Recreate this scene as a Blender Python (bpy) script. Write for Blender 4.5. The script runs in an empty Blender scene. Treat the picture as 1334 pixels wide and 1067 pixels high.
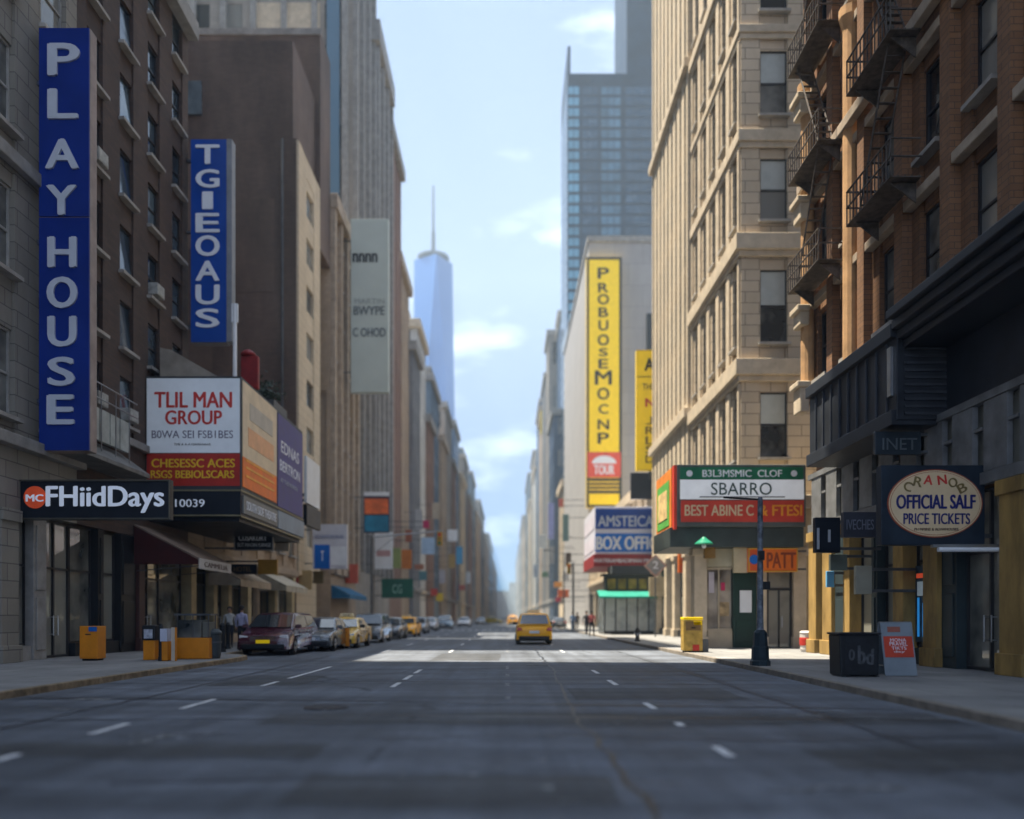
import bpy, bmesh, math, random
from mathutils import Vector, Matrix
random.seed(7)
R = math.radians
SC = bpy.context.scene
COL = SC.collection

# ------------------------------------------------------------------ camera
F, CX, HZ, EYE = 1050.0, 661.0, 804.0, 1.45          # measured from the photograph (1334 x 1067)
cam = bpy.data.cameras.new('camera')
cam.sensor_width = 36.0
cam.lens = F / 1334 * 36
cam.shift_x = (667 - CX) / 1334
cam.shift_y = (HZ - 533.5) / 1334
cam.clip_start = 0.1
cam.clip_end = 6000
cam.dof.use_dof = True
cam.dof.focus_distance = 22.0
cam.dof.aperture_fstop = (cam.lens / 1000) / 0.12
co = bpy.data.objects.new('camera', cam)
co.location = (0, 0, EYE)
co.rotation_euler = (R(90), 0, 0)
COL.objects.link(co)
SC.camera = co

# ------------------------------------------------------------------ sky, sun, exposure
SUN_EL, SUN_FWD = 72.5, 4.0
sd = Vector((-math.cos(R(SUN_EL)) * math.cos(R(SUN_FWD)), math.cos(R(SUN_EL)) * math.sin(R(SUN_FWD)), math.sin(R(SUN_EL))))
W = bpy.data.worlds.new('World')
SC.world = W
W.use_nodes = True
nt = W.node_tree
for n in list(nt.nodes):
    nt.nodes.remove(n)
wo = nt.nodes.new('ShaderNodeOutputWorld')
bg = nt.nodes.new('ShaderNodeBackground')
sky = nt.nodes.new('ShaderNodeTexSky')
sky.sky_type = 'NISHITA'
sky.sun_disc = False
sky.sun_elevation = R(SUN_EL)
sky.sun_rotation = math.atan2(sd.x, sd.y)
sky.air_density = 0.7
sky.dust_density = 0.3
sky.ozone_density = 2.2
tc = nt.nodes.new('ShaderNodeTexCoord')
mp = nt.nodes.new('ShaderNodeMapping')
mp.inputs['Scale'].default_value = (3.0, 3.0, 8.0)
mp.inputs['Location'].default_value = (0.37, 0.2, 0.55)
nz = nt.nodes.new('ShaderNodeTexNoise')
nz.inputs['Scale'].default_value = 1.5
nz.inputs['Detail'].default_value = 7
nz.inputs['Roughness'].default_value = 0.55
rp = nt.nodes.new('ShaderNodeValToRGB')
rp.color_ramp.elements[0].position = 0.56
rp.color_ramp.elements[1].position = 0.82
rp.color_ramp.elements[1].color = (0.85, 0.85, 0.85, 1)
mx = nt.nodes.new('ShaderNodeMix')
mx.data_type = 'RGBA'
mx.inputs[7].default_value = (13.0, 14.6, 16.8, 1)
nt.links.new(tc.outputs['Generated'], mp.inputs[0])
nt.links.new(mp.outputs[0], nz.inputs['Vector'])
# unseen extra cloud overhead and behind the viewer, added as fill light
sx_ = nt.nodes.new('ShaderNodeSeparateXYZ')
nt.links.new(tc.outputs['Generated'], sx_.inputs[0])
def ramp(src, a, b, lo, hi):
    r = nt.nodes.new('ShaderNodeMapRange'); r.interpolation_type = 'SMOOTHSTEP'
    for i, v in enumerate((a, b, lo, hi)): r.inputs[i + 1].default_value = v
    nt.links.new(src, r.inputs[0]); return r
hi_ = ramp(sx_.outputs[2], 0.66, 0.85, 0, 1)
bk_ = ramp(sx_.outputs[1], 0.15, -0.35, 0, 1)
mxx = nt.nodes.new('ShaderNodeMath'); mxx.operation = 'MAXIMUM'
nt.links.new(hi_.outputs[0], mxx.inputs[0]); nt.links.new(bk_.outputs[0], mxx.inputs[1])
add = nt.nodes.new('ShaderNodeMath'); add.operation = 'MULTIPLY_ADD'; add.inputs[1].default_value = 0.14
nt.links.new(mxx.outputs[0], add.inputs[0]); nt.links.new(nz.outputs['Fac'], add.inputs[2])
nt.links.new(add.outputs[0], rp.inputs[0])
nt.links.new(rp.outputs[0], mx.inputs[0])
tint = nt.nodes.new('ShaderNodeVectorMath'); tint.operation = 'MULTIPLY'
tint.inputs[1].default_value = (0.42, 0.64, 0.94)          # the clean blue of the photograph's sky
nt.links.new(sky.outputs[0], tint.inputs[0])
nt.links.new(tint.outputs[0], mx.inputs[6])
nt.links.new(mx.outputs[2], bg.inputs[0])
bg.inputs[1].default_value = 0.05
nt.links.new(bg.outputs[0], wo.inputs[0])

sl = bpy.data.lights.new('sun', 'SUN')
sl.energy = 5.0
sl.angle = R(0.5)
sl.color = (1.0, 0.90, 0.73)
so = bpy.data.objects.new('sun', sl)
so.rotation_euler = (-sd).to_track_quat('-Z', 'Y').to_euler()
so.location = (-60, 10, 200)
COL.objects.link(so)
SC.view_settings.view_transform = 'Standard'
SC.view_settings.look = 'None'
SC.view_settings.gamma = 1
SC.view_settings.exposure = 2.06
SC.render.engine = 'CYCLES'
SC.cycles.use_denoising = True
SC.cycles.max_bounces = 8
SC.cycles.diffuse_bounces = 4
SC.cycles.volume_bounces = 0
SC.cycles.sample_clamp_indirect = 6

# ------------------------------------------------------------------ helpers
def X(u, Y): return (u - CX) / F * Y
def Z(v, Y): return EYE + (HZ - v) / F * Y
def YL(u, x=-14.5): return x * F / (u - CX)

_m = {}
def _base(name):
    m = bpy.data.materials.new(name)
    m.use_nodes = True
    b = m.node_tree.nodes['Principled BSDF']
    return m, m.node_tree, b

def M(name, col=None, rough=0.6, metal=0.0, var=0.12, scale=1.5, bump=0.0, emit=0.0, streak=1.0, spec=0.28, coat=0.0, fine=0.0):
    """painted / stone / metal surface with two octaves of colour wear in world space"""
    if name in _m: return _m[name]
    m, t, b = _base(name)
    g = t.nodes.new('ShaderNodeNewGeometry')
    mpn = t.nodes.new('ShaderNodeMapping')
    mpn.inputs['Scale'].default_value = (1, 1, streak)
    t.links.new(g.outputs['Position'], mpn.inputs[0])
    n = t.nodes.new('ShaderNodeTexNoise')
    n.inputs['Scale'].default_value = scale
    n.inputs['Detail'].default_value = 6
    n.inputs['Roughness'].default_value = 0.62
    t.links.new(mpn.outputs[0], n.inputs['Vector'])
    r = t.nodes.new('ShaderNodeValToRGB')
    r.color_ramp.elements[0].position = 0.3
    r.color_ramp.elements[1].position = 0.7
    c0 = [max(0, c * (1 - var * 1.6)) for c in col]
    c1 = [min(1, c * (1 + var)) for c in col]
    r.color_ramp.elements[0].color = (*c0, 1)
    r.color_ramp.elements[1].color = (*c1, 1)
    t.links.new(n.outputs['Fac'], r.inputs[0])
    t.links.new(r.outputs[0], b.inputs['Base Color'])
    mr = t.nodes.new('ShaderNodeMapRange')
    mr.inputs[3].default_value = max(0.03, rough - 0.12)
    mr.inputs[4].default_value = min(1, rough + 0.12)
    t.links.new(n.outputs['Fac'], mr.inputs[0])
    t.links.new(mr.outputs[0], b.inputs['Roughness'])
    b.inputs['Metallic'].default_value = metal
    b.inputs['Specular IOR Level'].default_value = spec
    b.inputs['Coat Weight'].default_value = coat
    if bump:
        bp = t.nodes.new('ShaderNodeBump')
        bp.inputs['Strength'].default_value = bump
        bp.inputs['Distance'].default_value = 0.03
        n2 = t.nodes.new('ShaderNodeTexNoise')
        n2.inputs['Scale'].default_value = 30
        t.links.new(g.outputs['Position'], n2.inputs['Vector'])
        t.links.new(n2.outputs['Fac'], bp.inputs['Height'])
        t.links.new(bp.outputs[0], b.inputs['Normal'])
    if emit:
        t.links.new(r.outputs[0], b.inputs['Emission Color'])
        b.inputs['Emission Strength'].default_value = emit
    _m[name] = m
    return m

def brick(name, c1, c2, mortar, bw=0.24, bh=0.075, rough=0.85, msize=0.012, var=0.25, vscale=0.35):
    """coursed brick or stone blocks; the pattern runs along x + y so that every upright face carries it"""
    if name in _m: return _m[name]
    m, t, b = _base(name)
    g = t.nodes.new('ShaderNodeNewGeometry')
    s = t.nodes.new('ShaderNodeSeparateXYZ')
    t.links.new(g.outputs['Position'], s.inputs[0])
    a = t.nodes.new('ShaderNodeMath'); a.operation = 'ADD'
    t.links.new(s.outputs[0], a.inputs[0]); t.links.new(s.outputs[1], a.inputs[1])
    c = t.nodes.new('ShaderNodeCombineXYZ')
    t.links.new(a.outputs[0], c.inputs[0]); t.links.new(s.outputs[2], c.inputs[1])
    k = t.nodes.new('ShaderNodeTexBrick')
    k.inputs['Color1'].default_value = (*c1, 1)
    k.inputs['Color2'].default_value = (*c2, 1)
    k.inputs['Mortar'].default_value = (*mortar, 1)
    k.inputs['Scale'].default_value = 1
    k.inputs['Brick Width'].default_value = bw
    k.inputs['Row Height'].default_value = bh
    k.inputs['Mortar Size'].default_value = msize
    k.inputs['Mortar Smooth'].default_value = 0.4
    t.links.new(c.outputs[0], k.inputs['Vector'])
    n = t.nodes.new('ShaderNodeTexNoise')
    mpn = t.nodes.new('ShaderNodeMapping')
    mpn.inputs['Scale'].default_value = (1, 1, 0.35)
    t.links.new(g.outputs['Position'], mpn.inputs[0])
    t.links.new(mpn.outputs[0], n.inputs['Vector'])
    n.inputs['Scale'].default_value = vscale
    n.inputs['Detail'].default_value = 8
    n.inputs['Roughness'].default_value = 0.65
    mr = t.nodes.new('ShaderNodeMapRange')
    mr.inputs[1].default_value = 0.25; mr.inputs[2].default_value = 0.75
    mr.inputs[3].default_value = 1 - var * 1.3; mr.inputs[4].default_value = 1 + var
    t.links.new(n.outputs['Fac'], mr.inputs[0])
    mu = t.nodes.new('ShaderNodeVectorMath'); mu.operation = 'SCALE'
    t.links.new(k.outputs['Color'], mu.inputs[0]); t.links.new(mr.outputs[0], mu.inputs['Scale'])
    t.links.new(mu.outputs[0], b.inputs['Base Color'])
    b.inputs['Roughness'].default_value = rough
    bp = t.nodes.new('ShaderNodeBump')
    bp.inputs['Strength'].default_value = 0.5
    bp.inputs['Distance'].default_value = 0.015
    bp.invert = True
    t.links.new(k.outputs['Fac'], bp.inputs['Height'])
    t.links.new(bp.outputs[0], b.inputs['Normal'])
    _m[name] = m
    return m

def glass(name, dark=(0.012, 0.016, 0.02), light=(0.16, 0.17, 0.16), rough=0.06, bias=0.62, ior=1.6):
    """window pane: dark room behind it, some panes with blinds or pale rooms, each different"""
    if name in _m: return _m[name]
    m, t, b = _base(name)
    o = t.nodes.new('ShaderNodeObjectInfo')
    g = t.nodes.new('ShaderNodeNewGeometry')
    n = t.nodes.new('ShaderNodeTexNoise')
    n.inputs['Scale'].default_value = 0.9
    n.inputs['Detail'].default_value = 3
    t.links.new(g.outputs['Position'], n.inputs['Vector'])
    a = t.nodes.new('ShaderNodeMath'); a.operation = 'MULTIPLY_ADD'
    a.inputs[1].default_value = 0.7
    t.links.new(n.outputs['Fac'], a.inputs[0]); 
    s = t.nodes.new('ShaderNodeMath'); s.operation = 'MULTIPLY'; s.inputs[1].default_value = 0.65
    t.links.new(o.outputs['Random'], s.inputs[0])
    t.links.new(s.outputs[0], a.inputs[2])
    r = t.nodes.new('ShaderNodeValToRGB')
    r.color_ramp.elements[0].position = bias
    r.color_ramp.elements[1].position = min(1, bias + 0.3)
    r.color_ramp.elements[0].color = (*dark, 1)
    r.color_ramp.elements[1].color = (*light, 1)
    t.links.new(a.outputs[0], r.inputs[0])
    t.links.new(r.outputs[0], b.inputs['Base Color'])
    b.inputs['Roughness'].default_value = rough
    b.inputs['IOR'].default_value = ior
    bp = t.nodes.new('ShaderNodeBump')
    bp.inputs['Strength'].default_value = 0.06
    bp.inputs['Distance'].default_value = 0.05
    n2 = t.nodes.new('ShaderNodeTexNoise'); n2.inputs['Scale'].default_value = 1.1
    t.links.new(g.outputs['Position'], n2.inputs['Vector'])
    t.links.new(n2.outputs['Fac'], bp.inputs['Height'])
    t.links.new(bp.outputs[0], b.inputs['Normal'])
    _m[name] = m
    return m

class MB:
    def __init__(s): s.v = []; s.f = []; s.m = []
    def quad(s, p, mi=0):
        k = len(s.v); s.v += [tuple(q) for q in p]; s.f.append(tuple(range(k, k + len(p)))); s.m.append(mi); return s
    def box(s, x0, x1, y0, y1, z0, z1, mi=0):
        if x0 > x1: x0, x1 = x1, x0
        if y0 > y1: y0, y1 = y1, y0
        if z0 > z1: z0, z1 = z1, z0
        k = len(s.v)
        s.v += [(x0,y0,z0),(x1,y0,z0),(x1,y1,z0),(x0,y1,z0),(x0,y0,z1),(x1,y0,z1),(x1,y1,z1),(x0,y1,z1)]
        for f in ((0,3,2,1),(4,5,6,7),(0,1,5,4),(1,2,6,5),(2,3,7,6),(3,0,4,7)):
            s.f.append(tuple(k + i for i in f)); s.m.append(mi)
        return s
    def prism(s, poly, axis, a, b, mi=0):
        """poly: 2-D points; axis 'x': (y,z) swept in x; 'y': (x,z) swept in y; 'z': (x,y) swept in z"""
        def P(p, q):
            return {'x': (q, p[0], p[1]), 'y': (p[0], q, p[1]), 'z': (p[0], p[1], q)}[axis]
        n = len(poly); k = len(s.v)
        s.v += [P(p, a) for p in poly] + [P(p, b) for p in poly]
        s.f.append(tuple(range(k, k + n))[::-1]); s.m.append(mi)
        s.f.append(tuple(range(k + n, k + 2 * n))); s.m.append(mi)
        for i in range(n):
            j = (i + 1) % n
            s.f.append((k + i, k + j, k + n + j, k + n + i)); s.m.append(mi)
        return s
    def tube(s, p0, p1, r0, r1=None, n=12, mi=0):
        r1 = r0 if r1 is None else r1
        p0 = Vector(p0); p1 = Vector(p1); d = (p1 - p0).normalized()
        a = d.orthogonal().normalized(); b = d.cross(a)
        k = len(s.v)
        for p, r in ((p0, r0), (p1, r1)):
            for i in range(n):
                t = 2 * math.pi * i / n
                s.v.append(tuple(p + (a * math.cos(t) + b * math.sin(t)) * r))
        for i in range(n):
            j = (i + 1) % n
            s.f.append((k + i, k + j, k + n + j, k + n + i)); s.m.append(mi)
        s.f.append(tuple(range(k, k + n))[::-1]); s.m.append(mi)
        s.f.append(tuple(range(k + n, k + 2 * n))); s.m.append(mi)
        return s
    def lathe(s, c, prof, n=16, mi=0):
        """prof: (r, z) pairs from the bottom up"""
        k = len(s.v)
        for r, z in prof:
            for i in range(n):
                t = 2 * math.pi * (i + .5) / n
                s.v.append((c[0] + r * math.cos(t), c[1] + r * math.sin(t), c[2] + z))
        for q in range(len(prof) - 1):
            for i in range(n):
                j = (i + 1) % n
                s.f.append((k + q*n + i, k + q*n + j, k + (q+1)*n + j, k + (q+1)*n + i)); s.m.append(mi)
        s.f.append(tuple(range(k, k + n))[::-1]); s.m.append(mi)
        e = k + (len(prof) - 1) * n
        s.f.append(tuple(range(e, e + n))); s.m.append(mi)
        return s
    def ellipse(s, c, rx, rz, thick, n=48, mi=0):
        """upright disc facing -y, c = centre of its front"""
        poly = [(c[0] + rx * math.cos(2*math.pi*i/n), c[2] + rz * math.sin(2*math.pi*i/n)) for i in range(n)]
        return s.prism(poly, 'y', c[1], c[1] + thick, mi)
    def mesh(s, name, mats, off=(0, 0, 0)):
        me = bpy.data.meshes.new(name)
        me.from_pydata([(a - off[0], b - off[1], c - off[2]) for a, b, c in s.v], [], s.f)
        for m in (mats if isinstance(mats, (list, tuple)) else [mats]): me.materials.append(m)
        me.polygons.foreach_set('material_index', s.m)
        b = bmesh.new(); b.from_mesh(me)
        bmesh.ops.recalc_face_normals(b, faces=b.faces)
        b.to_mesh(me); b.free()
        me.update()
        return me
    def build(s, name, mats, parent=None, bevel=0, smooth=False, kind=None):
        """one mesh object; vertices are in world space, also below a thing's Empty (which has no turn or scale while building)"""
        off = (0, 0, 0)
        p = parent
        while p is not None:
            off = (off[0] + p.location[0], off[1] + p.location[1], off[2] + p.location[2]); p = p.parent
        o = bpy.data.objects.new(name, s.mesh(name, mats, off))
        COL.objects.link(o)
        if parent: o.parent = parent
        if kind: o['kind'] = kind
        if bevel:
            b = o.modifiers.new('bevel', 'BEVEL'); b.width = bevel; b.segments = 2; b.limit_method = 'ANGLE'; b.angle_limit = R(40)
        if smooth:
            o.data.polygons.foreach_set('use_smooth', [True] * len(o.data.polygons))
            if not bevel:
                pass
        return o

def thing(name, label, cat, loc=(0, 0, 0), group=None):
    o = bpy.data.objects.new(name, None)
    o.empty_display_size = 0.2
    COL.objects.link(o)
    o.location = loc
    o['label'] = label; o['category'] = cat
    if group: o['group'] = group
    return o

def tag(o, label, cat, group=None):
    o['label'] = label; o['category'] = cat
    if group: o['group'] = group
    return o

def copy_tree(o, parent=None):
    c = o.copy(); COL.objects.link(c)
    if parent is not None: c.parent = parent
    for ch in [q for q in o.children]:
        copy_tree(ch, c)
    return c

def place(o, x, y, z=0, rz=0, label=None, group=None, name=None):
    o.location = (x, y, z); o.rotation_euler = (0, 0, rz)
    if label: o['label'] = label
    if group: o['group'] = group
    if name: o.name = name
    return o

ROT = {'front': (R(90), 0, 0), 'east': (R(90), 0, R(90)), 'west': (R(90), 0, R(-90))}
def text(s, mat, parent, c, w, h, face='front', bold=0.0, depth=0.015, name='lettering', space=1.0):
    """one line of raised letters, its outline box fitted to w x h about c (world)"""
    cu = bpy.data.curves.new('line', 'FONT')
    cu.body = s; cu.size = 1; cu.align_x = 'CENTER';  cu.space_character = space
    cu.resolution_u = 4
    o = bpy.data.objects.new('line', cu); COL.objects.link(o)
    dg = bpy.context.evaluated_depsgraph_get(); dg.update()
    me = bpy.data.meshes.new_from_object(o.evaluated_get(dg))
    bpy.data.objects.remove(o); bpy.data.curves.remove(cu)
    xs = [v.co.x for v in me.vertices]; ys = [v.co.y for v in me.vertices]
    x0, x1, y0, y1 = min(xs), max(xs), min(ys), max(ys)
    sx = w / max(1e-6, x1 - x0); sy = h / max(1e-6, y1 - y0)
    for v in me.vertices:
        v.co.x = (v.co.x - (x0 + x1) / 2) * sx
        v.co.y = (v.co.y - (y0 + y1) / 2) * sy
        v.co.z = 0
    b = bmesh.new(); b.from_mesh(me)
    if bold > .012:                      # a heavier stroke: the same outlines again, shifted a little and each a hair deeper
        k = h * min(bold, .08) * 1.1
        src = b.faces[:]
        for q, (dx, dy) in enumerate(((k, 0), (-k, 0), (k * .5, k * .5), (-k * .5, -k * .5))):
            d = bmesh.ops.duplicate(b, geom=src)
            bmesh.ops.translate(b, verts=[e for e in d['geom'] if isinstance(e, bmesh.types.BMVert)], vec=(dx, dy, -.0006 * (q + 1)))
    ex = bmesh.ops.extrude_face_region(b, geom=b.faces[:])
    bmesh.ops.translate(b, verts=[q for q in ex['geom'] if isinstance(q, bmesh.types.BMVert)], vec=(0, 0, depth))
    bmesh.ops.recalc_face_normals(b, faces=b.faces)
    b.to_mesh(me); b.free()
    me.materials.clear(); me.materials.append(mat)
    t = bpy.data.objects.new(name, me); COL.objects.link(t)
    off = Vector((0, 0, 0)); p = parent
    while p is not None: off += Vector(p.location); p = p.parent
    t.parent = parent
    t.location = Vector(c) - off
    t.rotation_euler = ROT[face]
    return t

# ------------------------------------------------------------------ shared materials
m_black = M('black painted metal', (0.012, 0.014, 0.017), 0.45, var=0.2)
m_dark = M('dark sign face', (0.010, 0.014, 0.022), 0.4, var=0.15)
m_iron = M('grey iron', (0.10, 0.105, 0.11), 0.5, metal=0.4, var=0.25)
m_steel = M('brushed steel', (0.42, 0.43, 0.44), 0.35, metal=0.9, var=0.15)
m_white = M('white sign face', (0.72, 0.74, 0.76), 0.5, var=0.06)
m_backlit = M('backlit white panel', (0.74, 0.76, 0.78), 0.5, var=0.06, emit=0.06)
m_letter = M('pale letters', (0.78, 0.80, 0.84), 0.5, var=0.05)
m_lit = M('lit letters', (0.72, 0.78, 0.88), 0.5, var=0.04, emit=0.05)
m_red = M('red sign face', (0.46, 0.035, 0.025), 0.45, var=0.12)
m_orange = M('orange sign face', (0.85, 0.19, 0.02), 0.45, var=0.12)
m_yellow = M('yellow sign face', (0.88, 0.60, 0.004), 0.45, var=0.06, emit=0.05)  # faint glow added so the yellow looks brighter in shade
m_blue = M('deep blue sign face', (0.004, 0.026, 0.21), 0.4, var=0.12, scale=0.5)
m_blue2 = M('bright blue sign face', (0.008, 0.13, 0.50), 0.4, var=0.12, scale=0.5)
m_green = M('green sign face', (0.01, 0.16, 0.075), 0.45, var=0.12)
m_ink = M('black letters', (0.012, 0.012, 0.013), 0.5, var=0.1)
m_navy = M('navy letters', (0.015, 0.02, 0.14), 0.5, var=0.1)
m_redink = M('red letters', (0.62, 0.05, 0.04), 0.5, var=0.1)
m_yellowink = M('yellow letters', (0.85, 0.55, 0.03), 0.5, var=0.1)
m_cream = M('cream sign face', (0.70, 0.53, 0.32), 0.5, var=0.06)
m_tan = M('tan sign face', (0.42, 0.31, 0.15), 0.55, var=0.12)
m_gold = M('gold sign face', (0.40, 0.22, 0.03), 0.5, var=0.15)
m_glass = glass('window glass', bias=0.54, light=(0.20, 0.20, 0.185))
m_glassblue = glass('sky window glass', (0.02, 0.035, 0.05), (0.10, 0.14, 0.17), 0.04, 0.55, 2.0)
m_shop = glass('shop glass', (0.015, 0.022, 0.026), (0.24, 0.235, 0.20), 0.03, 0.52, 1.7)
m_cur = glass('curtain wall glass', (0.025, 0.06, 0.11), (0.10, 0.19, 0.28), 0.1, 0.45, 1.9)
m_frame = M('dark window frame', (0.03, 0.03, 0.032), 0.45, var=0.2)
m_pframe = M('pale window frame', (0.34, 0.33, 0.31), 0.55, var=0.2)
m_blind = M('pale roller blind', (0.44, 0.47, 0.45), 0.8, var=0.08)
m_yellowpaint = M('yellow painted pilaster', (0.35, 0.225, 0.075), 0.7, var=0.35, streak=0.3)
# ------------------------------------------------------------------ ground, road, pavements
def asphalt(name, c, worn):
    m, t, b = _base(name)
    g = t.nodes.new('ShaderNodeNewGeometry')
    def noise(scale, detail, sc=(1, 1, 1), rough=0.6):
        q = t.nodes.new('ShaderNodeMapping'); q.inputs['Scale'].default_value = sc
        t.links.new(g.outputs['Position'], q.inputs[0])
        n = t.nodes.new('ShaderNodeTexNoise')
        n.inputs['Scale'].default_value = scale; n.inputs['Detail'].default_value = detail
        n.inputs['Roughness'].default_value = rough
        t.links.new(q.outputs[0], n.inputs['Vector']); return n
    def rng(src, a, b_, c_, d):
        r = t.nodes.new('ShaderNodeMapRange')
        for i, v in enumerate((a, b_, c_, d)): r.inputs[i + 1].default_value = v
        t.links.new(src, r.inputs[0]); return r
    def mul(x, y):
        q = t.nodes.new('ShaderNodeMath'); q.operation = 'MULTIPLY'
        t.links.new(x, q.inputs[0]); t.links.new(y, q.inputs[1]); return q
    patch = rng(noise(0.22, 5, (1, 0.8, 1), 0.7).outputs['Fac'], 0.3, 0.7, 0.5, 1.65)
    tracks = rng(noise(1.0, 4, (1.6, 0.05, 1)).outputs['Fac'], 0.3, 0.7, 0.7, 1.3)
    cross = rng(noise(0.9, 4, (0.09, 1.5, 1)).outputs['Fac'], 0.32, 0.68, 0.6, 1.4)
    spot = rng(noise(3.2, 6, (1, 1, 1), 0.75).outputs['Fac'], 0.3, 0.75, 0.8, 1.25)
    grain = rng(noise(60, 2).outputs['Fac'], 0.3, 0.7, 0.75, 1.25)
    f = mul(mul(mul(patch.outputs[0], tracks.outputs[0]).outputs[0], cross.outputs[0]).outputs[0],
            mul(spot.outputs[0], grain.outputs[0]).outputs[0])
    vm = t.nodes.new('ShaderNodeVectorMath'); vm.operation = 'SCALE'
    vm.inputs[0].default_value = c
    t.links.new(f.outputs[0], vm.inputs['Scale'])
    # thin tar-filled cracks
    vo = t.nodes.new('ShaderNodeTexVoronoi'); vo.feature = 'DISTANCE_TO_EDGE'; vo.inputs['Scale'].default_value = 0.16
    q = t.nodes.new('ShaderNodeMapping'); q.inputs['Scale'].default_value = (0.6, 1.3, 1)
    wob = noise(0.8, 5)
    ad = t.nodes.new('ShaderNodeVectorMath'); ad.operation = 'MULTIPLY_ADD'
    ad.inputs[1].default_value = (1.6, 1.6, 0)
    t.links.new(wob.outputs['Color'], ad.inputs[0]); t.links.new(g.outputs['Position'], ad.inputs[2])
    t.links.new(ad.outputs[0], q.inputs[0]); t.links.new(q.outputs[0], vo.inputs['Vector'])
    cr = rng(vo.outputs['Distance'], 0.0, 0.009, 1.0, 0.0)
    gate = rng(noise(0.3, 2).outputs['Fac'], 0.42, 0.56, 0.0, 0.8)
    cm = mul(cr.outputs[0], gate.outputs[0])
    mxn = t.nodes.new('ShaderNodeMix'); mxn.data_type = 'RGBA'
    mxn.inputs[7].default_value = (0.012, 0.013, 0.015, 1)
    t.links.new(cm.outputs[0], mxn.inputs[0]); t.links.new(vm.outputs[0], mxn.inputs[6])
    t.links.new(mxn.outputs[2], b.inputs['Base Color'])
    ro = rng(patch.outputs[0], 0.55, 1.5, 0.62, 0.86)
    t.links.new(ro.outputs[0], b.inputs['Roughness'])
    bp = t.nodes.new('ShaderNodeBump'); bp.inputs['Strength'].default_value = 0.5; bp.inputs['Distance'].default_value = 0.012
    t.links.new(noise(90, 3).outputs['Fac'], bp.inputs['Height'])
    t.links.new(bp.outputs[0], b.inputs['Normal'])
    return m

m_asph = asphalt('asphalt', (0.083, 0.094, 0.113), 1)
m_asph2 = asphalt('fresh asphalt patch', (0.050, 0.054, 0.06), 1)
def paint(name, c, keep):
    """worn road paint: chips let the asphalt colour through"""
    m, t, b = _base(name)
    g = t.nodes.new('ShaderNodeNewGeometry')
    n = t.nodes.new('ShaderNodeTexNoise'); n.inputs['Scale'].default_value = 7; n.inputs['Detail'].default_value = 8; n.inputs['Roughness'].default_value = 0.75
    t.links.new(g.outputs['Position'], n.inputs['Vector'])
    r = t.nodes.new('ShaderNodeValToRGB')
    r.color_ramp.elements[0].position = keep; r.color_ramp.elements[1].position = keep + 0.12
    r.color_ramp.elements[0].color = (0.08, 0.085, 0.09, 1); r.color_ramp.elements[1].color = (*c, 1)
    t.links.new(n.outputs['Fac'], r.inputs[0]); t.links.new(r.outputs[0], b.inputs['Base Color'])
    b.inputs['Roughness'].default_value = 0.7
    return m
m_paint = paint('worn white road paint', (0.66, 0.67, 0.68), 0.36)
m_faint = paint('faded white road paint', (0.42, 0.43, 0.44), 0.50)
m_flag = brick('pavement flags', (0.20, 0.20, 0.20), (0.24, 0.237, 0.23), (0.09, 0.09, 0.09), 1.5, 1.5, 0.85, 0.015, 0.3, 0.5)
# flags lie flat: use x and y for the joints
_t = m_flag.node_tree
for n in _t.nodes:
    if n.type == 'COMBXYZ':
        for l in list(n.inputs[0].links) + list(n.inputs[1].links): _t.links.remove(l)
        sx = [q for q in _t.nodes if q.type == 'SEPXYZ'][0]
        _t.links.new(sx.outputs[0], n.inputs[0]); _t.links.new(sx.outputs[1], n.inputs[1])
m_kerb = M('granite kerb', (0.23, 0.20, 0.165), 0.8, var=0.25, scale=3)
m_kerbtan = M('tan painted kerb', (0.25, 0.185, 0.115), 0.8, var=0.35, scale=4)

MB().quad([(-3000, -300, -0.25), (3000, -300, -0.25), (3000, 4500, -0.25), (-3000, 4500, -0.25)]).build('ground', M('city ground', (0.16, 0.16, 0.16), 0.9), kind='structure')
MB().quad([(-12, -30, 0), (9, -30, 0), (9, 1400, 0), (-12, 1400, 0)]).build('road', m_asph, kind='structure')
# pavements: kerb lines as (x, y) runs
LK = [(-8.9, -30), (-8.9, 10), (-8.85, 20), (-8.75, 26.5), (-8.9, 27.6), (-9.4, 28.6), (-10.1, 29.1), (-10.3, 30.5), (-10.3, 1400)]
RK = [(6.45, -30), (6.5, 10), (6.6, 20), (6.62, 28), (6.6, 40), (6.6, 1400)]
def pavement(kerb, far, name, kmat):
    s = 1 if far > 0 else -1
    inner = [(x + s * 0.16, y) for x, y in kerb]
    poly = inner + [(far, kerb[-1][1]), (far, kerb[0][1])]
    MB().prism(poly if s < 0 else poly[::-1], 'z', -0.2, 0.13).build(name, m_flag, kind='structure')
    k = MB()
    for (a, b), (c, d) in zip(kerb[:-1], kerb[1:]):
        n = max(1, int(abs(d - b) / 2.4)) if d < 130 else 1
        for i in range(n):
            f0, f1 = i / n, (i + 1) / n - (0.012 / abs(d - b) if n > 1 else 0)
            p0 = (a + (c - a) * f0, b + (d - b) * f0); p1 = (a + (c - a) * f1, b + (d - b) * f1)
            k.prism([p0, p1, (p1[0] + s * 0.157, p1[1]), (p0[0] + s * 0.157, p0[1])], 'z', -0.2, 0.136)
    k.build(name.replace('pavement', 'kerb'), kmat, kind='structure', bevel=0.015)
pavement(LK, -70, 'pavement_west', m_kerbtan)
pavement(RK, 70, 'pavement_east', m_kerb)
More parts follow.
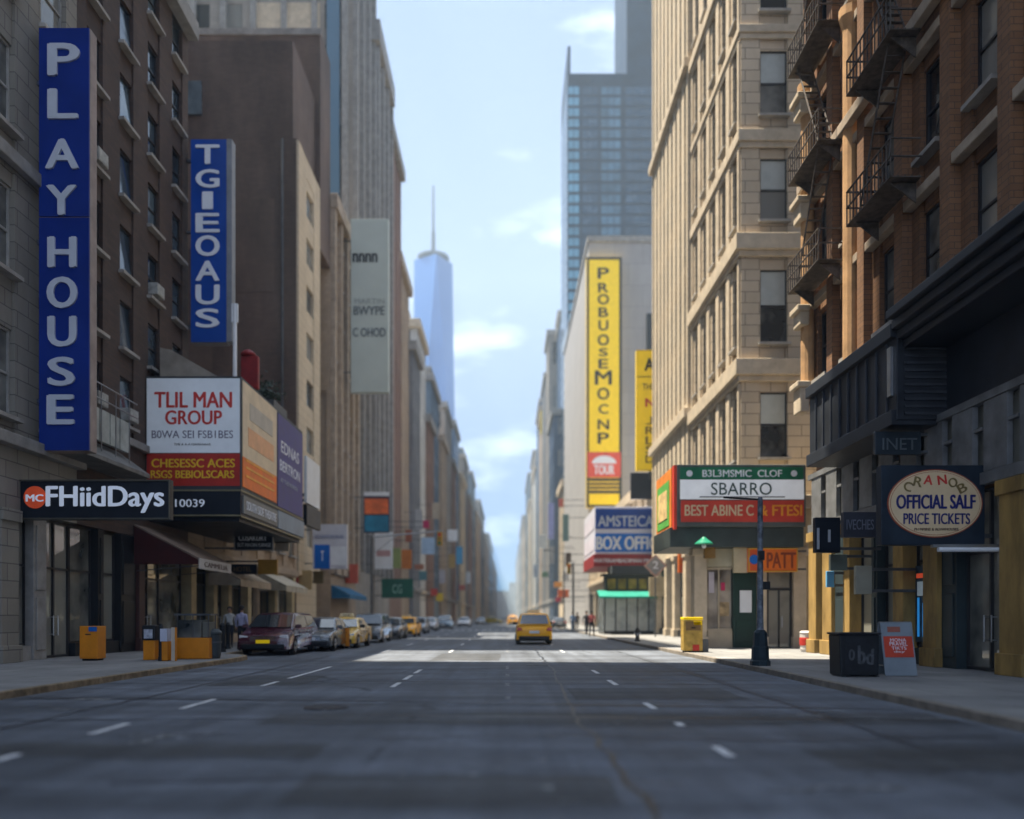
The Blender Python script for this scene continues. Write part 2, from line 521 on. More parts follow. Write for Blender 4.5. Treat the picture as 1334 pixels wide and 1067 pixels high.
# asphalt repairs, seams, paint
pt = MB()
for x0, x1, y0, y1 in ((-3.4, 6.3, 10.9, 12.1), (-8.0, -2.0, 8.3, 9.3), (1.2, 4.3, 14.2, 16.4), (-1.8, 0.9, 6.2, 7.4), (-6.4, -4.4, 17, 20), (3.2, 6.0, 7.6, 8.9), (-2.6, -0.3, 27, 32)):
    n = 9
    e = lambda: random.uniform(-.07, .07)
    poly = [(x0 + (x1 - x0) * i / n, y0 + e()) for i in range(n + 1)] + [(x1 + e(), y0 + (y1 - y0) * i / 3) for i in (1, 2)] + [(x1 - (x1 - x0) * i / n, y1 + e()) for i in range(n + 1)]
    pt.quad([(x, y, 0.004) for x, y in poly])
ts = MB()
def seam(pts, w):
    q = []
    for (xa, ya), (xb, yb) in zip(pts[:-1], pts[1:]):
        n = max(2, int(math.hypot(xb - xa, yb - ya) / .5))
        for i in range(n): q.append((xa + (xb - xa) * i / n + random.gauss(0, .03), ya + (yb - ya) * i / n + random.gauss(0, .03)))
    q.append(pts[-1])
    for a_, b_ in zip(q[:-1], q[1:]):
        d = Vector((b_[0] - a_[0], b_[1] - a_[1])); nn = Vector((-d.y, d.x)).normalized() * w * random.uniform(.3, .6)
        ts.quad([(a_[0] - nn.x, a_[1] - nn.y, .006), (b_[0] - nn.x, b_[1] - nn.y, .006), (b_[0] + nn.x, b_[1] + nn.y, .006), (a_[0] + nn.x, a_[1] + nn.y, .006)])
for pts, w in (([(-8.5, 14.4), (-3, 14.0), (2, 13.2), (6.2, 12.6)], .11), ([(-2, 11.9), (2, 11.6), (6.3, 11.3)], .16), ([(-8.6, 11.2), (-4.5, 11.5), (-1, 11.3)], .07), ([(1.1, 5), (1.0, 12), (1.25, 22), (1.2, 40)], .06), ([(-6.6, 6), (-6.5, 16), (-6.6, 30)], .06), ([(4.6, 8), (4.7, 18), (4.6, 34)], .05), ([(-8.5, 18.4), (0, 18.1), (6.4, 18.3)], .08), ([(-3.4, 7.0), (-1, 7.3), (1.5, 7.0)], .05), ([(-8.8, 21.6), (-2, 21.9), (6.5, 21.4)], .08), ([(-1.5, 9.6), (.8, 9.9), (3.1, 9.4), (5.9, 9.7)], .05)): seam(pts, w)
ts.build('tar_seams', M('tar', (0.022, 0.023, 0.026), .45, var=.3, scale=5), kind='structure')
pt.build('asphalt_repairs', m_asph2, kind='structure')
mk = MB(); ft = MB()
def dash(m, x, y0, y1, w=0.11): m.quad([(x - w/2, y0, .008), (x + w/2, y0, .008), (x + w/2, y1, .008), (x - w/2, y1, .008)])
for x, runs in ((-5.15, ((6.2, 7.0), (7.9, 8.5), (9.95, 10.95), (12.7, 14.2), (16.9, 18.1), (19, 23.5))),
                (-2.38, ((16.6, 17.8), (18.6, 20.0), (20.7, 22.2))),
                (0.0, ((14.2, 14.7), (17, 17.7), (19.5, 20.6), (22.4, 23.9))),
                (2.32, ((8.35, 9.0), (10.7, 11.05), (12.7, 13.6), (17.1, 18.5), (20.6, 22.0)))):
    for a, b in runs: dash(mk if x else ft, x, a, b, .11 if x else .09)
    y = 33
    while y < 330:
        dash(mk if x else ft, x, y, y + 2.4); y += 8.5
# a faded turn arrow and small scuffs of paint
for poly in ([(-4.75, 9.45), (-4.62, 9.45), (-3.62, 9.62), (-3.62, 9.72)], [(-4.35, 9.2), (-4.2, 9.2), (-4.05, 9.9), (-4.2, 9.9)], [(-4.75, 9.75), (-3.5, 10.0), (-3.55, 10.1), (-4.7, 9.86)]):
    ft.quad([(x, y, .008) for x, y in poly])
for u0, u1, v, w in ((140, 195, 991, .05), (688, 720, 1027, .09), (1000, 1065, 1031, .05), (1060, 1180, 1028, .06), (640, 655, 1003, .06), (785, 850, 944, .06), (820, 865, 938, .06), (1060, 1100, 928, .07), (1110, 1230, 937, .05), (90, 140, 912, .2), (60, 120, 925, .1), (505, 530, 1012, .05), (612, 622, 1010, .05), (730, 770, 1045, .05), (700, 712, 992, .07), (745, 760, 1003, .05), (420, 520, 926, .05), (990, 1080, 932, .05)):
    Y = EYE * F / (v - HZ)
    ft.quad([(X(u0, Y), Y, .008), (X(u1, Y), Y + random.uniform(-.1, .1), .008), (X(u1, Y), Y + w, .008), (X(u0, Y), Y + w, .008)])
mk.build('lane_markings', m_paint, kind='structure')
ft.build('faded_markings', m_faint, kind='structure')
# crosswalk far along
cw = MB()
for i in range(22): cw.quad([(-9.6 + i * .75, 88, .008), (-9.25 + i * .75, 88, .008), (-9.25 + i * .75, 91, .008), (-9.6 + i * .75, 91, .008)])
cw.build('crosswalk_stripes', m_paint, kind='structure')
for (x, y, r, d) in ((-2.9, 12.9, .36, 'round iron manhole cover near the long white lane dashes'), (0.9, 24.2, .34, 'round iron manhole cover beside the sunlit strip of road')):
    mh = MB(); mh.lathe((x, y, 0.009), [(r, 0), (r, .006), (r * .86, .006), (r * .84, .002), (r * .2, .002), (r * .19, .007), (.01, .007)], 28)
    tag(mh.build('manhole_cover', M('worn iron cover', (0.055, 0.055, 0.06), 0.5, metal=.5, var=.3, scale=8)), d, 'manhole cover', 'manhole covers in the road')

# ------------------------------------------------------------------ buildings
_wm = {}
def win_mesh(w, h, style):
    k = (round(w, 2), round(h, 2), style)
    if k in _wm: return _wm[k]
    f = MB(); t = 0.07
    if style == 'plain':
        p = MB().quad([(-w/2, 0, 0), (w/2, 0, 0), (w/2, 0, h), (-w/2, 0, h)])
        _wm[k] = (p.mesh('window', m_glass), None, None, None); return _wm[k]
    fm = m_pframe if style == 'pale' else m_frame
    f.box(-w/2, -w/2 + t, -.06, .04, 0, h).box(w/2 - t, w/2, -.06, .04, 0, h)
    f.box(-w/2 + t, w/2 - t, -.06, .04, 0, t).box(-w/2 + t, w/2 - t, -.06, .04, h - t, h)
    f.box(-w/2 + t, w/2 - t, -.05, .03, h * .5 - .035, h * .5 + .035)
    if w > 1.7: f.box(-.03, .03, -.045, .03, t, h * .5 - .035).box(-.03, .03, -.045, .03, h * .5 + .035, h - t)
    g = MB().quad([(-w/2 + t, 0, t), (w/2 - t, 0, t), (w/2 - t, 0, h - t), (-w/2 + t, 0, h - t)])
    sl_ = MB().box(-w/2 - .12, w/2 + .12, -.42, -.03, -.12, -.002)
    _wm[k] = (f.mesh('window', fm), g.mesh('pane', m_glassblue if style == 'sky' else m_glass), sl_.mesh('sill', M('pale stone sill', (0.33, 0.31, 0.28), .8, var=.2)),
              MB().quad([(-w/2 + t, -.012, h * .53), (w/2 - t, -.012, h * .53), (w/2 - t, -.012, h - t), (-w/2 + t, -.012, h - t)]).mesh('blind', m_blind) if style == 'shade' else None)
    return _wm[k]

FACE_ROT = {('x', 1): R(90), ('x', -1): R(-90), ('y', -1): 0.0}
def fbox(mb, axis, out, plane, s0, s1, z0, z1, d0, d1, mi=0):
    if axis == 'x': mb.box(plane + out * d0, plane + out * d1, s0, s1, z0, z1, mi)
    else: mb.box(s0, s1, plane + out * d0, plane + out * d1, z0, z1, mi)

class Building:
    def __init__(s, name, label, x, side, y0, y1, H, depth, wall, trim=None, D=0.3, zb=-.2, near_inset=True, cat='building'):
        s.x, s.side, s.y0, s.y1, s.H, s.D = x, side, y0, y1, H, D
        s.xb = x + side * depth
        s.root = thing(name, label, cat, ((x + s.xb) / 2, (y0 + y1) / 2, 0))
        s.wall = wall; s.trim = trim or wall
        s.mb = MB(); s.tb = MB(); s.wins = []
        s.near_inset = near_inset
        s.zb = zb
        s.solid0 = 0.0
    def core(s, z0=-.2):
        o = -s.side
        s.mb.box(s.x - o * s.D, s.xb, s.y0 + (s.D if s.near_inset else 0), s.y1, z0, s.H - .004)
    def street(s, z0, z1, nb, nf, wf=.45, hf=.6, style='dark', s0=None, s1=None, span=0.05, sill=True, pane_only=False):
        s._face('x', -s.side, s.x, s.y0 if s0 is None else s0, s.y1 if s1 is None else s1, z0, z1, nb, nf, wf, hf, style, span, sill)
    def near(s, z0, z1, nb, nf, wf=.45, hf=.6, style='dark', s0=None, s1=None, span=0.05, sill=True):
        a, b = sorted((s.x + s.side * (s.D + .02), s.xb))
        s._face('y', -1, s.y0, a if s0 is None else s0, b if s1 is None else s1, z0, z1, nb, nf, wf, hf, style, span, sill)
    def _face(s, axis, out, plane, a, b, z0, z1, nb, nf, wf, hf, style, span, sill):
        p = (b - a) / nb; ww = p * wf; fh = (z1 - z0) / nf; wh = fh * hf; up = fh * (1 - hf) * .5
        D = s.D
        for i in range(nb + 1):
            l = a if i == 0 else a + p * (i - .5) + ww / 2
            r = b if i == nb else a + p * (i + .5) - ww / 2
            fbox(s.mb, axis, out, plane, l, r, z0, z1, -D - .02, 0)
        for i in range(nb):
            c = a + p * (i + .5); l, r = c - ww / 2, c + ww / 2
            for j in range(nf + 1):
                za = z0 if j == 0 else z0 + fh * (j - 1) + up + wh
                zc = z1 if j == nf else z0 + fh * j + up
                fbox(s.mb, axis, out, plane, l, r, za, zc, -D - .02, -span)
            for j in range(nf):
                zz = z0 + fh * j + up
                q = plane - out * (D - .09)
                loc = (q, c, zz) if axis == 'x' else (c, q, zz)
                s.wins.append((loc, FACE_ROT[(axis, out)], ww - .004, wh - .004, style, sill))
    def band(s, z0, z1, d, near=True, street=True, mb=None):
        """a cornice or belt course standing d out of the wall"""
        o = -s.side; m = MB(); e = .003
        p = [(s.x + o * e, s.y1), (s.x + o * d, s.y1), (s.x + o * d, s.y0 - (d if near else 0))]
        p += [(s.xb, s.y0 - d), (s.xb, s.y0 - e), (s.x + o * e, s.y0 - e)] if near else [(s.x + o * e, s.y0)]
        m.prism(p, 'z', z0, z1).build('cornice', s.trim, s.root, bevel=.03)
    def bar(s, x0, x1, y0, y1, z0, z1, name=None):
        if name is None: name = 'pilaster' if abs(z1 - z0) > max(abs(x1 - x0), abs(y1 - y0)) else 'ledge'
        MB().box(x0, x1, y0, y1, z0, z1).build(name, s.trim, s.root, bevel=.03)
    def solid(s, z0, z1, d=0, near=True, street=True):
        """blank wall zone flush with the facade"""
        o = -s.side
        if street: s.mb.box(s.x - o * (s.D + .02), s.x, s.y0, s.y1, z0, z1)
        if near and s.near_inset: s.mb.box(s.x - o * (s.D + .022), s.xb, s.y0, s.y0 + s.D + .02, z0, z1)
    def done(s, limit=100, wallname='wall'):
        w = s.mb.build(wallname, s.wall, s.root)
        def size(q):
            y = max(4, q[0][1]); v = HZ - (q[0][2] - EYE) / y * F
            return (v < -60, y)
        ws = sorted(s.wins, key=size)
        for k, (loc, rz, ww, wh, st, sill) in enumerate(ws):
            if k >= limit or size((loc,))[0]: break
            fm, pm, sm, bm_ = win_mesh(ww, wh, st)
            o = bpy.data.objects.new('window', fm); COL.objects.link(o); o.parent = s.root
            o.location = Vector(loc) - s.root.location; o.rotation_euler = (0, 0, rz)
            for nm, me in (('pane', pm), ('sill', sm if sill else None), ('blind', bm_)):
                if me:
                    tip = nm == 'pane' and st == 'sky' and 30 < loc[1] < 31.5
                    c = bpy.data.objects.new(nm, me); COL.objects.link(c); c.parent = o
                    if tip: c.rotation_euler = (-R(5), 0, 0); c.location = (0, -wh * math.sin(R(5)) - .02, 0)   # panes tipped a little so that they mirror bright sky
        rest = ws[k:] if ws and (k >= limit or size((ws[k][0],))[0]) else []
        if rest:
            r = MB()
            for loc, rz, ww, wh, st, sill in rest:
                m = Matrix.Rotation(rz, 3, 'Z')
                r.quad([tuple(m @ Vector(p) + Vector(loc)) for p in ((-ww/2, 0, 0), (ww/2, 0, 0), (ww/2, 0, wh), (-ww/2, 0, wh))])
            r.build('window', m_glass, s.root, kind='stuff')
        return s.root

def part(root, name, mb, mat, **k): return mb.build(name, mat, root, **k)

# wall materials
b_beige = brick('grey limestone blocks', (0.21, 0.195, 0.165), (0.25, 0.23, 0.195), (0.11, 0.10, 0.09), 1.1, .5, msize=.02)
b_dark = brick('dark brown brick', (0.058, 0.037, 0.028), (0.082, 0.050, 0.036), (0.045, 0.04, 0.036), .5, .16)
b_brown = brick('brown brick', (0.105, 0.07, 0.054), (0.125, 0.084, 0.064), (0.09, 0.073, 0.063), .5, .16, var=.5, vscale=.3)
b_tan = brick('tan brick', (0.33, 0.25, 0.175), (0.38, 0.29, 0.205), (0.24, 0.20, 0.16), .6, .3)
b_pale = brick('pale limestone', (0.50, 0.41, 0.29), (0.54, 0.445, 0.315), (0.32, 0.26, 0.19), 1.6, .6, msize=.02, var=.14)
b_stone = brick('cream stone', (0.49, 0.395, 0.28), (0.55, 0.445, 0.32), (0.27, 0.215, 0.155), 1.4, .55, msize=.03, var=.2)
b_orange = brick('orange brown brick', (0.18, 0.088, 0.042), (0.225, 0.112, 0.052), (0.09, 0.056, 0.035), .5, .16, var=.3)
b_grey = brick('grey panels', (0.29, 0.28, 0.275), (0.315, 0.305, 0.30), (0.21, 0.205, 0.2), 4, 3, msize=.04, var=.12)
b_greytan = brick('grey tan masonry', (0.26, 0.235, 0.205), (0.30, 0.27, 0.235), (0.2, 0.18, 0.16), .9, .4)
b_redbr = brick('dull red brick', (0.20, 0.12, 0.09), (0.24, 0.145, 0.105), (0.16, 0.12, 0.10), .5, .2)
m_trimtan = M('tan stone trim', (0.36, 0.29, 0.22), .8, var=.2, bump=.3)
m_trimcream = M('cream stone trim', (0.52, 0.43, 0.315), .8, var=.15, bump=.3)
m_trimgrey = M('grey stone trim', (0.27, 0.26, 0.245), .8, var=.2, bump=.3)
m_trimdark = M('dark metal trim', (0.026, 0.03, 0.038), .45, var=.25)
m_bluemetal = M('blue grey cladding', (0.12, 0.17, 0.22), .5, var=.15)

def shopfront(root, side, xf, items, z0=.13, ztop=4.4, mcol=None, mfr=None, mpan=None, rec=.35):
    """ground floor bays along the street; items = (y0, y1, type). Glass and doors are set back, columns stand proud"""
    o = -side
    mcol = mcol or m_trimgrey; mfr = mfr or m_frame; mpan = mpan or m_black
    for y0, y1, ty in items:
        if ty == 'column':
            c = MB().box(xf - o * .4, xf + o * .12, y0, y1, z0, ztop)
            c.box(xf - o * .38, xf + o * .2, y0 - .05, y1 + .05, z0, z0 + .5).box(xf - o * .38, xf + o * .2, y0 - .05, y1 + .05, ztop - .35, ztop - .002)
            c.build('column', mcol, root, bevel=.02)
        elif ty == 'panel':
            c = MB().box(xf - o * .4, xf - o * .02, y0, y1, z0, ztop)
            c.box(xf - o * .02, xf + o * .02, y0 + .12, y1 - .12, z0 + .3, ztop * .45).box(xf - o * .02, xf + o * .02, y0 + .12, y1 - .12, ztop * .5, ztop - .3)
            c.build('panel', mpan, root, bevel=.01)
        elif ty in ('glass', 'door'):
            xg = xf - o * rec; f = MB(); t = .07
            zb = z0 + (.45 if ty == 'glass' else .02)
            ztr = 3.0 if ztop > 3.6 else ztop * .75
            n = max(1, round((y1 - y0) / (1.6 if ty == 'glass' else 1.1)))
            for i in range(n + 1):
                yy = y0 + (y1 - y0) * i / n
                f.box(xg - o * .05, xg + o * .07, max(y0, yy - t/2), min(y1, yy + t/2), zb, ztop)
            for i in range(n):
                a = y0 + (y1 - y0) * i / n + t / 2; b = y0 + (y1 - y0) * (i + 1) / n - t / 2
                f.box(xg - o * .045, xg + o * .065, a, b, ztr, ztr + t).box(xg - o * .045, xg + o * .065, a, b, zb, zb + t).box(xg - o * .045, xg + o * .065, a, b, ztop - t, ztop)
            if ty == 'glass': f.box(xf - o * .4, xf - o * .08, y0, y1, z0, zb - .002, 1)
            fo = f.build('shop_window' if ty == 'glass' else 'door', [mfr, mpan], root)
            MB().quad([(xg, y0, zb), (xg, y1, zb), (xg, y1, ztop), (xg, y0, ztop)]).build('pane', m_shop, fo)
            if ty == 'door':
                for i in range(n):
                    yy = y0 + (y1 - y0) * (i + (.85 if i % 2 == 0 else .15)) / n
                    MB().tube((xg + o * .13, yy, .85), (xg + o * .13, yy, 1.5), .02, n=8).box(xg, xg + o * .13, yy - .015, yy + .015, .88, .91).box(xg, xg + o * .13, yy - .015, yy + .015, 1.44, 1.47).build('handle', m_steel, fo)

# --- west side ---------------------------------------------------------------
A = Building('stone_tower', 'grey limestone tower behind the tall playhouse sign with a black shopfront', -14.5, -1, -6, 27.15, 84, 20, b_beige, m_trimgrey, near_inset=False)
A.core(4.9)
A.solid(4.6, 6.5, near=False)
A.street(6.5, 86, 12, 19, .52, .62, 'pale', span=.08)
A.H = 86
A.mb.box(-34, -14.9, -6, 26.8, 84, 118)  # unseen top block, raised to keep sun off the brick front opposite
A.band(6.4, 6.75, .35, near=False); A.band(14.6, 15.0, .25, near=False); A.band(23.2, 23.7, .3, near=False)
A.mb.box(-34, -14.98, -6, 27.15, -.2, 4.9)
A.done()
shopfront(A.root, -1, -14.5, [(15, 19.5, 'glass'), (19.5, 20.2, 'column'), (20.2, 22.9, 'glass'), (22.9, 23.75, 'column'), (23.75, 24.7, 'glass'), (24.7, 25.4, 'panel'), (25.4, 27.15, 'door')], ztop=4.58, mcol=b_beige, mpan=m_trimgrey)

B = Building('brick_building', 'dark brown brick building with sky-lit windows between the two blue vertical signs', -14.5, -1, 27.17, 36.6, 28.2, 14, b_dark, m_trimgrey)
B.near_inset = False
B.core(4.9)
B.solid(4.6, 8.2, near=False)
B.street(8.2, 28.2, 4, 7, .46, .64, 'sky', span=.06)
B.band(8.0, 8.3, .18, near=False); B.band(27.6, 28.4, .5, near=False)
B.mb.box(-28.5, -14.98, 27.17, 36.6, -.2, 4.9)
B.done()
shopfront(B.root, -1, -14.5, [(27.2, 28.6, 'glass'), (28.6, 29.0, 'panel'), (29.0, 30.3, 'glass'), (30.3, 31.5, 'panel'), (31.5, 32.0, 'column'), (32.0, 34.2, 'door'), (34.2, 36.5, 'glass')], ztop=4.58, mcol=M('maroon column', (0.07, 0.03, 0.025), .5), mpan=m_black)

for y, z in ((28.35, 9.1), (28.35, 17.6), (33.05, 9.1), (33.05, 14.8), (35.4, 12.0), (30.7, 9.1)):
    MB().box(-14.75, -14.2, y - .34, y + .34, z - .22, z + .24).box(-14.197, -14.185, y - .3, y + .3, z - .18, z + .2).build('air_conditioner', M('pale grey casing', (0.40, 0.40, 0.37), .6, var=.25, scale=5), B.root, bevel=.02)

L = Building('low_shop_block', 'low tan shop block behind the corner billboard with a row of small signs', -14.5, -1, 36.62, 55.5, 8.6, 20, b_tan, m_trimtan)
L.near_inset = False
L.core(4.3)
L.solid(4.1, 4.8, near=False)
L.street(4.8, 8.6, 7, 1, .5, .6, 'pale')
L.band(8.2, 8.75, .3, near=False); L.band(4.2, 4.6, .15, near=False)
L.mb.box(-34, -14.95, 36.62, 55.5, -.2, 4.3)
L.done()
yy = 36.7; its = []
for k, (w, ty) in enumerate([(.6, 'column'), (2.2, 'glass'), (.5, 'column'), (1.6, 'door'), (.5, 'column'), (2.6, 'glass'), (.6, 'column'), (1.5, 'door'), (.5, 'panel'), (2.6, 'glass'), (.6, 'column'), (2.0, 'glass'), (1.4, 'door'), (.6, 'column')]):
    its.append((yy, yy + w, ty)); yy += w
shopfront(L.root, -1, -14.5, its, ztop=4.08, mcol=M('tan painted column', (0.42, 0.34, 0.20), .7, var=.2), mpan=m_trimtan)

Cc = Building('brown_wall_building', 'big windowless brown brick building side wall above the corner billboard', -14.5, -1, 56, 62.4, 34.6, 14, b_pale, m_trimtan, near_inset=False)
Cc.mb.box(-28.5, -14.8, 56.004, 62.4, -.2, 34.3)
Cc.mb.box(-14.82, -14.5, 56.0, 57.3, 4.4, 34.6).box(-14.82, -14.5, 61.3, 62.4, 4.4, 34.6)
for z in (4.4, 33.2): Cc.mb.box(-14.82, -14.52, 57.3, 61.3, z, z + 1.4)
Cc.street(5.8, 33.2, 1, 8, .55, .55, 'plain', 57.3, 61.3)
MB().box(-31, -14.66, 55.96, 56.0, -.2, 34.7).box(-31, -28.51, 56.0, 62.4, -.2, 34.7).build('side_wall', b_brown, Cc.root)
MB().box(-31, -14.5, 62.42, 66, 30, 46.8).build('upper_wall', b_brown, Cc.root)
MB().box(-31, -14.9, 56.0, 62.42, 34.71, 41.5).build('upper_block', b_brown, Cc.root)
MB().box(-22.5, -21.2, 55.82, 55.955, 36.3, 38.6).build('window', m_glassblue, Cc.root)
Cc.done()

MB().box(-31.05, -14.4, 62.3, 62.415, 46.5, 47.0).build('coping', m_trimgrey, Cc.root)
for x0, x1, z0, z1 in ((-24, -20.5, 14, 22), (-19.5, -16.2, 24, 30.5), (-23.5, -21.5, 27, 33), (-18.4, -16.4, 12, 17)):
    MB().box(x0, x1, 55.935, 55.957, z0, z1).build('repair_patch', brick('newer brown brick', (0.13, 0.088, 0.066), (0.15, 0.10, 0.075), (0.10, 0.082, 0.07), .5, .16, var=.4, vscale=.4), Cc.root)
MB().tube((-15.6, 55.86, 5), (-15.6, 55.86, 34.6), .09, n=8).build('drain_pipe', m_iron, Cc.root)
T = Building('shading_tower', 'unseen grey tower added behind the dark brick building to shade the road', -27, -1, 37.5, 55.8, 112, 16, b_greytan)  # tower out of sight, added to cast shade across the road
T.mb.box(-43, -27, 37.5, 55.8, -.2, 112)
for k in range(9): T.bar(-27 + .003, -26.85, 38 + k * 2, 38.5 + k * 2, 6, 79)
T.done()

D_ = Building('tan_pilaster_building', 'tan brick building with tall pilasters beside the brown blank wall', -14.5, -1, 66.02, 77, 36, 14, b_tan, m_trimtan)
D_.core(); D_.solid(0, 5); D_.street(5, 36, 4, 9, .42, .55, 'pale', span=.2)
for k in range(5): D_.bar(-14.497, -14.1, 66.1 + k * 2.6, 66.7 + k * 2.6, 5, 35)
D_.band(35, 36.2, .6, near=False); D_.band(5, 5.6, .4, near=False)
D_.near(20, 36, 4, 4, .4, .5, 'plain')
D_.done()

E_ = Building('grey_glass_tower', 'tall grey tower with a blue glass edge rising out of frame behind the tan building', -14.8, -1, 77.02, 88, 84, 16, b_greytan, m_trimgrey)
E_.core(); E_.solid(0, 6); E_.street(6, 84, 3, 20, .5, .6, 'plain', span=.15)
E_.near(34, 84, 5, 13, .5, .6, 'plain', span=.15)
for k in range(4): E_.bar(-14.797, -14.3, 77.1 + k * 3.5, 77.6 + k * 3.5, 6, 84)
for k in range(6): E_.bar(-15.2 - k * 2.9, -15.75 - k * 2.9, 76.6, 77.017, 36, 84)
MB().box(-17.2, -16.0, 76.75, 77.015, 37, 84).build('glass_strip', m_cur, E_.root)
MB().box(-24, -17.9, 76.8, 77.015, 45, 60).build('pale_panel', m_trimcream, E_.root)
E_.done()

F_ = Building('setback_stone_tower', 'tall tan stone tower with ribbed front behind the hanging white billboard', -14.5, -1, 88.02, 99, 66, 16, b_greytan, m_trimgrey)
F_.core(); F_.solid(0, 6); F_.street(6, 66, 3, 15, .45, .6, 'plain', span=.2)
F_.band(64, 66.3, .7, near=True)
for k in range(4): F_.bar(-14.497, -14.0, 88.2 + k * 3.5, 88.8 + k * 3.5, 6, 64)
F_.near(34, 64, 4, 8, .4, .5, 'plain')
F_.done()

def row_building(name, label, side, x, y0, y1, H, mat, nb, nf, trim=None, wf=.5, hf=.55, depth=18, near=True, tank=False, z0=5.5, setback=None, limit=70):
    b = Building(name, label, x, side, y0, y1, H, depth, mat, trim)
    b.core(); b.solid(0, z0)
    b.street(z0, H, nb, nf, wf, hf, 'plain', span=.12)
    if near: b.near(max(z0, H * .55), H, 4, max(2, int(nf * .45)), .42, .5, 'plain'); b.solid(z0, max(z0, H * .55), street=False)
    b.band(H - 1.2, H + .2, .6); b.band(z0 - .1, z0 + .5, .4)
    if setback:
        d, hh = setback
        b.mb.box(x + side * d, x + side * depth, y0 + d, y1 - 1, H - .1, H + hh)
        b.bar(x + side * (d - .4), x + side * depth, y0 + d - .4, y1 - .8, H + hh, H + hh + .8)
    if tank:
        c = (x + side * 5, y0 + 4, H)
        t = MB(); t.lathe(c, [(1.6, 2.2), (1.6, 5.4), (1.8, 5.5), (.15, 7.0)], 14)
        for dx, dy in ((1, 1), (-1, 1), (1, -1), (-1, -1)): t.tube((c[0] + dx, c[1] + dy, H - .05), (c[0] + dx, c[1] + dy, H + 2.3), .12, n=6)
        t.build('water_tank', M('weathered tank wood', (0.10, 0.075, 0.055), .8), b.root)
    b.done(limit)
    return b
b_slate = brick('slate grey masonry', (0.15, 0.155, 0.165), (0.18, 0.185, 0.195), (0.12, 0.12, 0.125), .9, .4)
b_white = brick('white glazed brick', (0.50, 0.49, 0.46), (0.55, 0.54, 0.51), (0.36, 0.35, 0.33), .8, .3)
m_dkblue = M('dark blue panel', (0.030, 0.062, 0.115), .3, var=.2)
m_blueglass = M('blue glass wall', (0.06, 0.12, 0.20), .2, var=.3, scale=.2, spec=.8)
FAR_WEST = [(99.02, 110, 62, 0, b_redbr, (4, 10), 'brown brick tower with a corniced top on the shaded side of the avenue', 0), (110.02, 122, 51, .4, b_tan, 0, 'narrow tan masonry building beside the brown brick tower', 0),
 (122.02, 132, 43, -.2, b_slate, 0, 'narrow slate building with a water tank before the glass spire', 1), (132.02, 146, 50, .3, b_white, (3, 5), 'white brick building with a set back top below the glass spire', 0),
 (146.02, 158, 38, -.1, b_redbr, 0, 'low red brick loft with a water tank on the shaded side', 1), (158.02, 176, 49, .5, m_bluemetal, 0, 'blue grey clad block beside the foot of the glass spire', 0),
 (176.02, 190, 41, -.2, b_tan, 0, 'small tan block halfway down the shaded side', 0), (190.02, 212, 52, .2, b_greytan, (4, 9), 'grey tan tower with a tall set back halfway down the shaded side', 0),
 (212.02, 228, 43, .0, b_redbr, 0, 'dull red building behind the grey tan setback tower', 0), (228.02, 250, 57, .6, m_blueglass, 0, 'far blue glass slab on the shaded side', 0),
 (250.02, 275, 46, -.1, b_pale, 0, 'far pale stone block with a water tank on the shaded side', 1), (275.02, 300, 57, .3, b_slate, (5, 8), 'far slate tower with a stepped top on the shaded side', 0),
 (300.02, 335, 47, 0, b_redbr, 0, 'hazy red brick block far down the shaded side', 0), (335.02, 370, 62, .4, m_bluemetal, (4, 10), 'hazy blue grey tower far down the shaded side', 0),
 (370.02, 430, 50, -.1, b_tan, 0, 'hazy tan block far down the shaded side', 0), (430.02, 510, 64, .3, b_slate, 0, 'hazy slate slab far down the shaded side', 0), (510.02, 640, 55, 0, b_greytan, (6, 12), 'faint stepped block near the shaded end of the avenue', 0),
 (640.02, 820, 68, .3, m_bluemetal, 0, 'faint blue slab near the shaded end of the avenue', 0), (820.02, 1120, 60, 0, b_grey, 0, 'palest block at the shaded end of the avenue', 0)]
FAR_EAST = [(162.5, 178, 29, 0, b_pale, 0, 'low cream loft beyond the grey panelled tower', 0), (200.5, 224, 53, .1, m_dkblue, (2.2, 25), 'dark blue block with a taller set back tower beyond the low cream loft', 0),
 (224.02, 240, 81, .1, b_greytan, (3, 6), 'narrow grey tan tower with a stepped top past the dark blue block', 0), (240.02, 262, 74, -.1, b_slate, (3, 9), 'slate stepped tower farther along the sunlit side', 0), (262.02, 290, 70, -.1, b_tan, 0, 'tan block in the sun past the slate stepped tower', 1),
 (290.02, 325, 80, .4, m_blueglass, (4, 10), 'far blue glass tower with a stepped top on the sunlit side', 0), (325.02, 360, 62, 0, b_white, 0, 'far white brick block on the sunlit side', 0), (360.02, 400, 76, .3, b_greytan, (4, 8), 'far grey tan tower with a set back on the sunlit side', 0),
 (400.02, 450, 60, -.1, b_pale, 0, 'hazy pale block far along the sunlit side', 0), (450.02, 520, 82, .3, m_bluemetal, 0, 'hazy blue tower far along the sunlit side', 0), (520.02, 620, 66, 0, b_tan, (5, 14), 'hazy tan stepped block far along the sunlit side', 0),
 (620.02, 780, 80, .3, b_slate, 0, 'faint slate slab near the sunlit end of the avenue', 0), (780.02, 1120, 72, 0, b_grey, 0, 'palest block at the sunlit end of the avenue', 0)]
